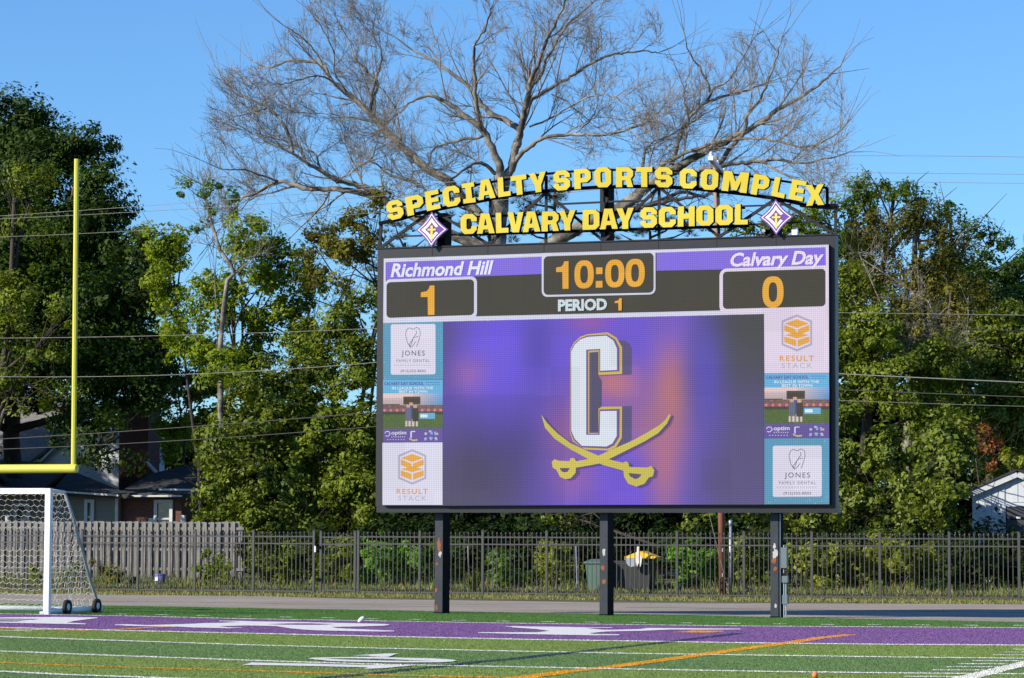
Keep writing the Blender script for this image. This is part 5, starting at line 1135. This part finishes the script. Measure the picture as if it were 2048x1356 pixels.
# right hand trees
tree('tall_tree','fresh green tree tops above the right end of the lettering',
 [(1620,440,50,35,104),(1700,420,50,45,104),(1740,390,40,30,104),(1790,380,45,25,104),(1650,480,60,40,104),(1830,400,40,22,104),(1560,455,50,25,104),(1480,465,50,20,104,.8),(1700,500,60,60,104)],
 'lf_fresh',(1700,104),.14,2.6,50,.55,.5,50,.5,tw=.25)
tree('live_oak','brownish olive tree with bare grey twigs at the upper right',
 [(1760,470,70,50,98),(1830,450,60,45,98),(1900,500,60,50,98),(1860,560,80,60,98),(1740,560,70,60,98),(1800,640,100,60,98),(1930,600,60,60,98),(1700,640,50,60,98),(1900,680,80,60,98)],
 'lf_brown',(1820,98),.12,3.0,51,.6,.5,60,.45,bark='bark',tw=.3)
tree('tall_tree','airy blue green tree against the sky at the right edge',
 [(1940,470,45,30,102),(1990,480,40,25,102),(1985,540,50,40,102),(2030,560,40,35,102),(2020,620,50,50,102),(1950,610,40,40,102),(2050,520,30,25,102),(1900,430,40,22,102),(2060,640,50,60,102),(1930,540,60,60,102),(2010,580,70,70,102),(2070,580,50,90,102),(1960,660,70,60,101)],
 'lf_blue',(1990,102),.14,2.2,52,.5,.35,45,.5,bark='bark_dark',tw=.2)
tree('bushy_tree','large yellow green bushy tree along the right edge of the scoreboard',
 [(1700,590,50,60,92),(1760,660,70,70,92),(1690,720,55,70,91.5),(1780,770,80,70,91.5),(1700,830,60,60,91),(1860,720,70,60,93),(1860,820,70,70,92)],
 'lf_olive',(1750,92),.14,3.6,53,.6,.55,60,.5,tw=.2)
tree('bushy_tree','dark green trees filling the right edge above the white shed',
 [(1960,720,70,70,97),(2040,740,60,80,97),(1950,820,80,70,96),(2040,850,70,70,96),(2000,940,60,50,96,.8),(2120,800,80,160,97),(1900,760,60,60,95),(1990,660,80,60,97)],
 'lf_gloss',(1980,97),.15,3.4,54,.6,.55,60,.5,tw=.2)
tree('evergreen_shrub','wide dark glossy shrub with sunlit leaf tips behind the fence at the right',
 [(1710,930,60,60,88),(1800,910,70,60,88),(1750,1000,80,60,87),(1850,980,60,70,82.5),(1900,900,55,60,81),(1690,1010,50,60,87),(1900,1010,35,55,80.5),(1910,930,28,42,80.5),(1810,1060,90,45,86)],
 'lf_gloss',(1780,88),.16,4.0,55,.5,.55,55,.6,tw=.15,cat='bush')
tree('red_shrub','small reddish leaved shrub above the white shed roof',[(1965,880,28,30,92,1.1),(1990,905,22,28,92),(1945,865,16,18,92)],'lf_red',(1975,92),.12,2.2,56,.35,.3,35,.5,tw=.06,cat='bush')
tree('bright_shrub','bright yellow green plant just above the apex of the white shed',[(2020,920,20,22,90),(2050,925,14,22,90)],'lf_yel',(2025,90),.16,3.0,57,.25,.3,30,.4,tw=.05,cat='bush')
# low shrubs right behind the steel fence
SH=[('olive shrub behind the fence left of the narrow gate',[(530,1110,40,45),(580,1120,45,50),(560,1160,60,35)],'lf_olive'),
('small leafy shrub filling the narrow gate',[(660,1140,40,40),(690,1110,30,45),(680,1170,40,25)],'lf_olive'),
('bright green leafy shrub right of the narrow gate',[(760,1110,45,40),(800,1140,50,45),(750,1165,40,30),(830,1110,35,40)],'lf_bright'),
('pale green shrub under the left half of the screen',[(1000,1130,40,40),(1030,1165,40,30),(995,1165,25,28)],'lf_blue'),
('sparse yellow green shrub with hanging leaves left of the green bin',[(1110,1110,40,50),(1090,1150,30,40),(1130,1160,40,35)],'lf_yel'),
('leafy shrub just left of the brown utility pole',[(1385,1120,35,40),(1420,1145,40,40),(1370,1165,30,28)],'lf_bright'),
('low shrub between the utility pole and the right post',[(1500,1120,40,45),(1530,1150,40,40),(1480,1160,30,30)],'lf_gloss'),
('large yellow green shrub with orange tinged leaves right of the right post',[(1620,1110,50,45),(1680,1130,55,50),(1740,1110,50,50),(1640,1160,50,32),(1720,1165,60,30)],'lf_yel'),
('shrub with drooping pale leaves left of the white shed',[(1800,1110,45,45),(1840,1130,35,40),(1810,1150,40,30)],'lf_yel'),
('dark low hedge in the shade below the white shed',[(1920,1120,60,50),(1990,1130,70,45),(2060,1130,60,50),(1890,1160,60,30)],'lf_dark'),
('dry brown bush at the foot of the wooden fence left of the bucket',[(225,1150,22,18),(250,1158,20,14),(205,1140,16,24)],'lf_brown'),
('thin green saplings in front of the wooden fence right end',[(415,1120,14,34),(440,1135,16,26),(425,1160,30,18)],'lf_fresh'),
('small green weeds clump behind the soccer goal',[(140,1150,22,14),(65,1155,20,12)],'lf_fresh')]
for i,(lab,el,mt) in enumerate(SH):
    Nb=77.6 if i<10 else 77.2
    tree('shrub',lab,[(x,y,rx,ry,Nb+((j*7)%5)*.3) for j,(x,y,rx,ry) in enumerate(el)],mt,(el[0][0],Nb),.115,2.9 if mt!='lf_brown' else 1.3,60+i,.3,.45,40,.6,tw=.04,cat='bush',group='shrubs behind the steel fence')
# dark second layer behind the low shrubs
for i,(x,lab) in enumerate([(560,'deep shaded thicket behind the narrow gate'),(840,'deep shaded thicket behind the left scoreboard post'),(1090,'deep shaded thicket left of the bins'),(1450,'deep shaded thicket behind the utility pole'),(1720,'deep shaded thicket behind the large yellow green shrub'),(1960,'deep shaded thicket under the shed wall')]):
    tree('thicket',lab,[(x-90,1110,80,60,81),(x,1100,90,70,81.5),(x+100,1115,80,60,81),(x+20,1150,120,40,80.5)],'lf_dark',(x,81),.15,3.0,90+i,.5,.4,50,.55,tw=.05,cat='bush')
# grassy tuft plant
rs=np.random.RandomState(5); n=260; c=PN(945,1183,75.6); c.z=0
a=rs.rand(n)*2*math.pi; hh=.35+.5*rs.rand(n); out=.15+.35*rs.rand(n); V=[];Fv=[]
for i in range(n):
    d=np.array([math.cos(a[i]),math.sin(a[i]),0]); s=np.array([-d[1],d[0],0])*.012; b0=np.array(c)+d*.05; m1=b0+d*out[i]*.4+np.array([0,0,hh[i]*.75]); tp=b0+d*out[i]+np.array([0,0,hh[i]*.8])
    k=len(V); V+=[b0-s,b0+s,m1+s,m1-s,tp]; Fv+=[(k,k+1,k+2,k+3),(k+3,k+2,k+4)]
t=thing('ornamental_grass',c,'yellow green arching grass clump behind the fence right of the left post','plant'); MB().add([Vector(v) for v in V],Fv).build('blades',M['lf_yel'],t,kind='stuff')

# pines behind the lettering: tufts of needles
def pine(lab,ells,base,seed,trunk=None,size=.26):
    rs=np.random.RandomState(seed); r=random.Random(seed); bp=PN(base[0],1180,base[1]); bp.z=gz(base[1])-.05; t=thing('pine_tree',bp,lab,'tree','pines behind the lettering')
    P=[];D=[]
    for (x,y,rx,ry,N) in ells:
        c=np.array(PN(x,y,N)); s=c[1]/F_PX; nt=int(rx*ry*s*s*9)+6
        v=rs.normal(size=(nt,3))*np.array([rx*s*.55,1.0,ry*s*.5]); tc=c+v
        for q in tc:
            m_=70; d=rs.normal(size=(m_,3)); d[:,2]=abs(d[:,2])*.8+.1; d/=np.linalg.norm(d,axis=1)[:,None]; P.append(np.tile(q,(m_,1))+d*.12); D.append(d)
    P=np.concatenate(P);D=np.concatenate(D);n=len(P); L=size*(.6+.5*rs.rand(n)); s=np.cross(D,rs.normal(size=(n,3))); s/=np.linalg.norm(s,axis=1)[:,None]; s*=.009
    V=np.stack([P-s,P+s,P+D*L[:,None]],1).reshape(-1,3); mesh_np('crown',V,np.arange(3*n).reshape(-1,3),M['lf_pine'],parent=t)
    top=Vector(PN(ells[0][0],ells[0][1],ells[0][4])); mb=MB(); mb.tube([bp,bp.lerp(top,.5),top],[.2,.16,.05],8)
    for e in ells:
        c=Vector(PN(e[0],e[1],e[4])); s_=bp.lerp(top,min(.98,max(.3,(c.z-bp.z)/(top.z-bp.z)-.03))); mb.tube([s_,s_.lerp(c,.6)+Z*-.1,c],[.05,.035,.015],5)
    mb.build('trunk',M['bark_dark'],t,True)
pine('dark pine behind the letters left of the middle of the sign',[(1110,385,22,25,97),(1075,420,35,30,97),(1125,425,30,25,97),(1050,460,40,20,97),(1120,470,40,14,97),(1040,395,18,25,97)],(1095,97),3)
pine('dark pine behind the letters near the left emblem',[(940,375,20,30,96),(935,430,35,25,96),(970,460,35,20,96),(890,465,35,18,96),(905,400,20,20,96)],(940,96),4)
pine('dull olive pine low behind the left end of the lettering',[(810,485,40,16,99),(790,450,30,20,99),(850,478,30,14,99),(735,545,30,30,99)],(800,99),5)
pine('dull olive pine low behind the right half of the lettering',[(1300,462,60,12,99),(1380,460,50,14,99),(1240,468,40,10,99),(1350,445,25,12,99)],(1320,99),6)

# ------------------------------------------------------------------ great bare tree
def t1(*p): return [(400+x/2.826,y/2.826) for x,y in p]
def t2(*p): return [(1060+x/2.826,y/2.826) for x,y in p]
NB=95.0
LB=[ # (points px, start width px, end width px)
 ([(1005,1190),(998,900),(988,650),(992,500),(1000,420),(1003,352)],50,36),
 ([(1000,360)]+t1((1700,970),(1660,860),(1600,740),(1480,640),(1400,580),(1290,545),(1200,570),(1120,640)),24,3),
 (t1((1600,740),(1570,640),(1555,480),(1545,330),(1560,240),(1620,150),(1640,60)),12,3),
 ([(1008,360)]+t1((1760,950),(1790,830),(1810,740),(1740,690),(1640,640),(1580,570),(1500,470),(1400,400),(1290,330),(1190,280),(1120,220)),22,3),
 (t1((1790,830),(1820,700),(1840,600),(1865,480))+[(1075,130),(1095,80),(1120,30),(1140,-20)],16,4),
 ([(1022,330),(1030,292)]+t2((0,590),(60,530),(180,460),(280,400),(400,330),(520,300),(640,290),(720,300)),14,2.5),
 ([(1040,250)]+t2((0,510),(60,420),(90,340),(150,240),(200,150),(280,80),(360,10)),10,3),
 ([(1015,345),(1035,315)]+t2((0,830),(80,780),(230,760),(400,760),(560,730),(660,690),(740,620)),13,3),
 (t1((1670,985),(1600,925),(1540,930),(1480,970),(1420,1010)),10,5),
 (t1((1600,770),(1480,790),(1400,810),(1320,850),(1290,930)),8,4),
 ([(985,470)]+t1((1560,1200),(1450,1080),(1400,1020),(1280,950),(1140,820),(1000,690),(940,620),(830,530),(740,450),(700,380),(640,350),(520,340),(400,380),(300,350)),28,3),
 (t1((960,640),(980,490),(1020,380),(1020,280),(960,180)),9,2.5),(t1((985,650),(985,560),(1000,460),(960,420),(880,330),(850,250),(770,100)),9,2.5),
 (t1((1135,800),(1115,640),(1070,550),(1000,480)),7,2.5),(t1((700,380),(640,280),(560,200),(480,150)),6,2),(t1((740,450),(660,430),(560,450),(460,480)),5,2),
 (t1((830,530),(760,400),(760,300),(700,180),(640,90)),5,2),(t1((1000,690),(880,670),(780,650),(700,640)),5,2),
 ([(980,500)]+[(870,455),(800,420)]+t1((1060,1150),(1000,1090),(900,1050),(780,1020),(690,970),(600,920),(520,860),(400,810),(300,755)),26,3),
 (t1((520,860),(510,780),(450,670),(380,600),(300,570),(200,530),(130,450),(80,360)),9,2),(t1((440,660),(380,600),(330,500),(260,450),(210,390)),6,2),(t1((690,970),(650,870),(600,850)),6,3),
 (t1((590,900),(560,830),(470,795)),6,3),(t1((380,610),(300,640),(190,660)),4,2),
 ([(800,428)]+t1((1040,1140),(900,1090),(780,1070),(640,1070),(540,1050),(460,1025),(380,1050),(300,1100),(230,1130),(180,1220),(100,1300)),18,2.5),
 (t1((540,1050),(440,1080),(300,1120),(220,1190)),6,2.5),(t1((450,1025),(350,990),(250,960),(140,960),(60,930)),6,2),
 ([(870,400)]+t1((1230,1040),(1100,1000),(1030,960),(960,900)),8,3),(t1((1230,1040),(1200,980),(1300,960)),5,2),(t1((770,1030),(860,970),(980,880),(1000,780)),4,2),
 ([(1000,560),(1080,500),(1160,455)]+[(1240,415),(1290,375)]+t2((720,1020),(800,970),(900,900),(1000,850),(1100,800),(1220,740),(1330,680),(1400,620),(1500,570),(1600,500),(1700,420),(1760,360)),34,3),
 ([(1180,450),(1240,430),(1300,408),(1360,398),(1400,392)],18,6),
 (t2((800,960),(820,860),(860,740),(920,640),(1000,580),(1100,540),(1200,520),(1330,470)),14,3),(t2((900,660),(870,560),(880,480),(900,400)),6,2),
 (t2((1000,580),(1030,510),(1120,460),(1200,330),(1280,200)),7,2),(t2((1020,520),(960,380),(900,300),(870,180)),6,2),
 (t2((1070,920),(1140,830),(1210,740),(1230,650),(1300,560),(1360,420),(1400,300),(1420,220)),12,2.5),
 (t2((720,960),(800,900),(940,840),(1100,800),(1250,780),(1400,800),(1560,830),(1700,780),(1790,700)),11,2.5),
 (t2((960,960),(1080,940),(1200,920),(1300,910),(1420,905),(1550,920),(1700,890),(1800,860)),12,2.5),(t2((1300,910),(1450,990),(1600,1060),(1660,1090)),7,2),
 (t2((640,940),(650,850),(700,800),(800,760),(860,720)),8,3),(t2((560,730),(640,800),(700,800)),4,2),(t2((230,760),(330,690),(380,600),(360,500)),4,2),
 ([(1300,410),(1360,385),(1410,395)],12,6),
 (t2((120,530),(240,600),(330,680),(440,760)),4,2),(t2((0,720),(150,650),(300,560),(450,540),(560,600)),5,2),
]
rb=random.Random(21); br=thing('bare_tree',(PN(1005,1190,NB).x,PN(1005,1190,NB).y,gz(NB)),'great leafless tree with wide spreading grey limbs behind the scoreboard','tree')
def px2m(w): return w*NB/F_PX*.95/2
def depth_off(i,seed):   # each limb wanders in depth
    r=random.Random(seed); a=r.uniform(-2.8,2.8); return a
limbs3=[]
joint={}
for i,(pts,w0,w1) in enumerate(LB):
    tgt=depth_off(i,i*13+5) if i else 0.0; n=len(pts); P=[]
    s0=0.0
    if i:   # start at the depth of the limb it leaves
        best=None
        for L in limbs3:
            for p,pp in zip(L[2],L[0]):
                d=math.dist(pp,pts[0])
                if best is None or d<best[0]: best=(d,nof(p)-NB)
        s0=best[1]
    for k,(x,y) in enumerate(pts):
        t=k/(n-1); P.append(PN(x,y,NB+s0+(tgt if i else 0)*t))
    # smooth by Catmull-Rom
    Q=[];R=[];PXs=[]
    for k in range(n-1):
        p0=P[max(k-1,0)];p1=P[k];p2=P[k+1];p3=P[min(k+2,n-1)]
        for j in range(4):
            t=j/4; Q.append(.5*((2*p1)+(p2-p0)*t+(2*p0-5*p1+4*p2-p3)*t*t+(3*p1-p0-3*p2+p3)*t**3)+Vector((rb.uniform(-1,1),0,rb.uniform(-1,1)))*.035)
            T=(k+t)/(n-1); R.append(px2m(w0+(w1-w0)*T**.8)); PXs.append(tuple(a*(1-t)+b*t for a,b in zip(pts[k],pts[k+1])))
    Q.append(P[-1]);R.append(px2m(w1));PXs.append(pts[-1])
    limbs3.append((PXs,(w0,w1),Q,R))
    MB().tube(Q,R,10 if w0>15 else 7).build('trunk' if i==0 else 'limb',M['bark'],br,True)
tw_pts=[]; # twigs as short polylines (3 pts)
ENV=[(400,330),(418,130),(480,140),(560,60),(600,30),(660,-60),(1290,-60),(1345,90),(1375,130),(1440,60),(1600,60),(1680,120),(1722,260),(1700,400),(1500,450),(760,450),(420,480),(380,420)]
def inenv(p):
    v=p-CAM; fz=v.dot(FWD); x=1024+F_PX*v.dot(CX)/fz; y=678-F_PX*v.dot(CY)/fz; c=False; j=len(ENV)-1
    for i in range(len(ENV)):
        (xi,yi),(xj,yj)=ENV[i],ENV[j]
        if (yi>y)!=(yj>y) and x<(xj-xi)*(y-yi)/(yj-yi)+xi: c=not c
        j=i
    return c
use_env=True
def grow(p,d,L,r,lev):
    if use_env and lev>0 and not inenv(p+d*L*.8): return
    n=4; Q=[p]; R=[r]; dd=d.copy(); kids=[]
    for k in range(n):
        dd=(dd+Vector((rb.gauss(0,.13),rb.gauss(0,.13),rb.gauss(.035,.12)))).normalized(); p=p+dd*(L/n); Q.append(p); R.append(max(r*(1-.6*(k+1)/n),.0045)); kids.append((p.copy(),dd.copy(),R[-1]))
    tw_pts.append((Q,R,4 if lev==0 else 3))
    if lev<3:
        m={0:6,1:4,2:3}[lev]
        for q in range(m):
            kp,kd,kr=kids[rb.randint(0,3)] ; ang=rb.uniform(.35,.95); ax=kd.cross(Vector((rb.gauss(0,1),rb.gauss(0,1),rb.gauss(0,1)))).normalized()
            nd=(Matrix.Rotation(ang,3,ax)@kd); nd=(nd+Vector((0,0,.16))).normalized(); grow(kp-kd*rb.uniform(0,L/n),nd,L*rb.uniform(.42,.70),max(kr*.66,.0068),lev+1)
for i,(PXs,ww,Q,R) in enumerate(limbs3):
    if i==0: continue
    L=0; acc=0; total=sum((b-a).length for a,b in zip(Q[:-1],Q[1:])); step=.62 if ww[0]<20 else .95; nxt=total*(.45 if i in (10,18,30) else .22)
    for k in range(len(Q)-1):
        sg_=(Q[k+1]-Q[k]); acc+=sg_.length
        while acc>nxt:
            nxt+=step*rb.uniform(.6,1.4); d=sg_.normalized(); fr_=acc/total; ax=Vector((rb.gauss(0,.5),rb.gauss(0,1),rb.gauss(0,.5)));
            ax=(ax-d*ax.dot(d)).normalized(); nd=(Matrix.Rotation(rb.uniform(.4,1.0),3,ax)@d); nd=(nd+Vector((0,0,.30))).normalized()
            grow(Q[k].copy(),nd,rb.uniform(.9,2.7)*(1.15-.3*fr_),min(max(R[k]*.45,.015),.042),0 if rb.random()<.75 else 1)
    d=(Q[-1]-Q[-3]).normalized()
    for q in range(3): grow(Q[-1].copy(),(d+Vector((rb.gauss(0,.25),rb.gauss(0,.25),rb.gauss(.1,.2)))).normalized(),rb.uniform(1.4,2.4),.013,0)
def tubes_np(lst):
    V=[];F=[];base=0
    for Q,R,n in lst:
        k=len(Q); A=np.array([tuple(q) for q in Q]); D=np.gradient(A,axis=0); D/=np.linalg.norm(D,axis=1)[:,None]
        ref=np.array([.31,.82,.47]); a=np.cross(D,ref); a/=np.linalg.norm(a,axis=1)[:,None]; b=np.cross(D,a); t=2*math.pi*np.arange(n)/n
        ring=A[:,None,:]+(a[:,None,:]*np.cos(t)[None,:,None]+b[:,None,:]*np.sin(t)[None,:,None])*np.array(R)[:,None,None]
        V.append(ring.reshape(-1,3)); i=np.arange(k-1)[:,None]*n; j=np.arange(n)[None,:]; j2=(j+1)%n
        F.append(np.stack([i+j,i+j2,i+n+j2,i+n+j],-1).reshape(-1,4)+base); base+=k*n
    return np.concatenate(V),np.concatenate(F)
print('twigs',len(tw_pts))
V,Fq=tubes_np(tw_pts); mesh_np('twigs',V,Fq,M['twig'],parent=br,kind='stuff',smooth=True)
use_env=False
# bent pale trunk with bare twigs in the gap left of the scoreboard
pts=[(442,760),(440,700),(447,620),(455,560),(468,548),(462,530),(440,500),(425,450),(412,400),(405,370)]
t=thing('bare_tree',(PN(442,760,86.0).x,PN(442,760,86.0).y,gz(86)),'thin crooked pale trunk with bare twigs left of the scoreboard','tree')
P=[Vector((PN(442,900,86.0).x,PN(442,900,86.0).y,gz(86)))]+[PN(x,y,86.0) for x,y in pts]; MB().tube(P,[.10,.095,.09,.085,.08,.08,.07,.06,.045,.03,.015],8).build('trunk',M['bark'],t,True)
tw_pts=[]
for q in range(26):
    k=rb.randint(5,10); grow(P[k].copy(),Vector((rb.gauss(0,.7),rb.gauss(0,.4),rb.uniform(.2,1))).normalized(),rb.uniform(.7,1.6),.018,1)
V,Fq=tubes_np(tw_pts); mesh_np('twigs',V,Fq,M['twig'],parent=t,kind='stuff')
# bare viny twigs left of the screen and among the upper right crowns
for (lab,x0,x1,y0,y1,N,cnt,seed) in [('tangle of bare pale vines beside the upper left corner of the screen',600,755,460,700,90,60,1),('bare grey branches showing through the upper right crown',1710,1930,500,700,94,110,2)]:
    rb=random.Random(seed); c=PN((x0+x1)/2,(y0+y1)/2,N); t=thing('vine_tangle',(c.x,c.y,gz(N)),lab,'vines'); tw_pts=[]
    mb=MB(); cur=[]
    for q in range(7):
        a=PN(rb.uniform(x0,x1),y1+rb.uniform(0,60),N); b=PN(rb.uniform(x0,x1),rb.uniform(y0,y1),N); m_=a.lerp(b,.5)+Vector((rb.uniform(-.9,.9),0,rb.uniform(-.1,.8))); mb.tube([a,m_,b],[.045,.03,.015],6); cur+=[a.lerp(m_,.5),m_,b,m_.lerp(b,.5)]
    mb.build('stem',M['bark'],t,True)
    for q in range(cnt):
        grow(rb.choice(cur)+Vector((rb.uniform(-.3,.3),rb.uniform(-.5,.2),rb.uniform(-.2,.2))),Vector((rb.gauss(0,.8),rb.gauss(0,.4)-.1,rb.gauss(.3,.6))).normalized(),rb.uniform(.6,1.5),.014,2)
    V,Fq=tubes_np(tw_pts); mesh_np('twigs',V,Fq,M['bark'],parent=t,kind='stuff')
tot=sum(len(o.data.polygons) for o in SC.objects if o.type=='MESH'); print('faces',tot,'objects',len(SC.objects))
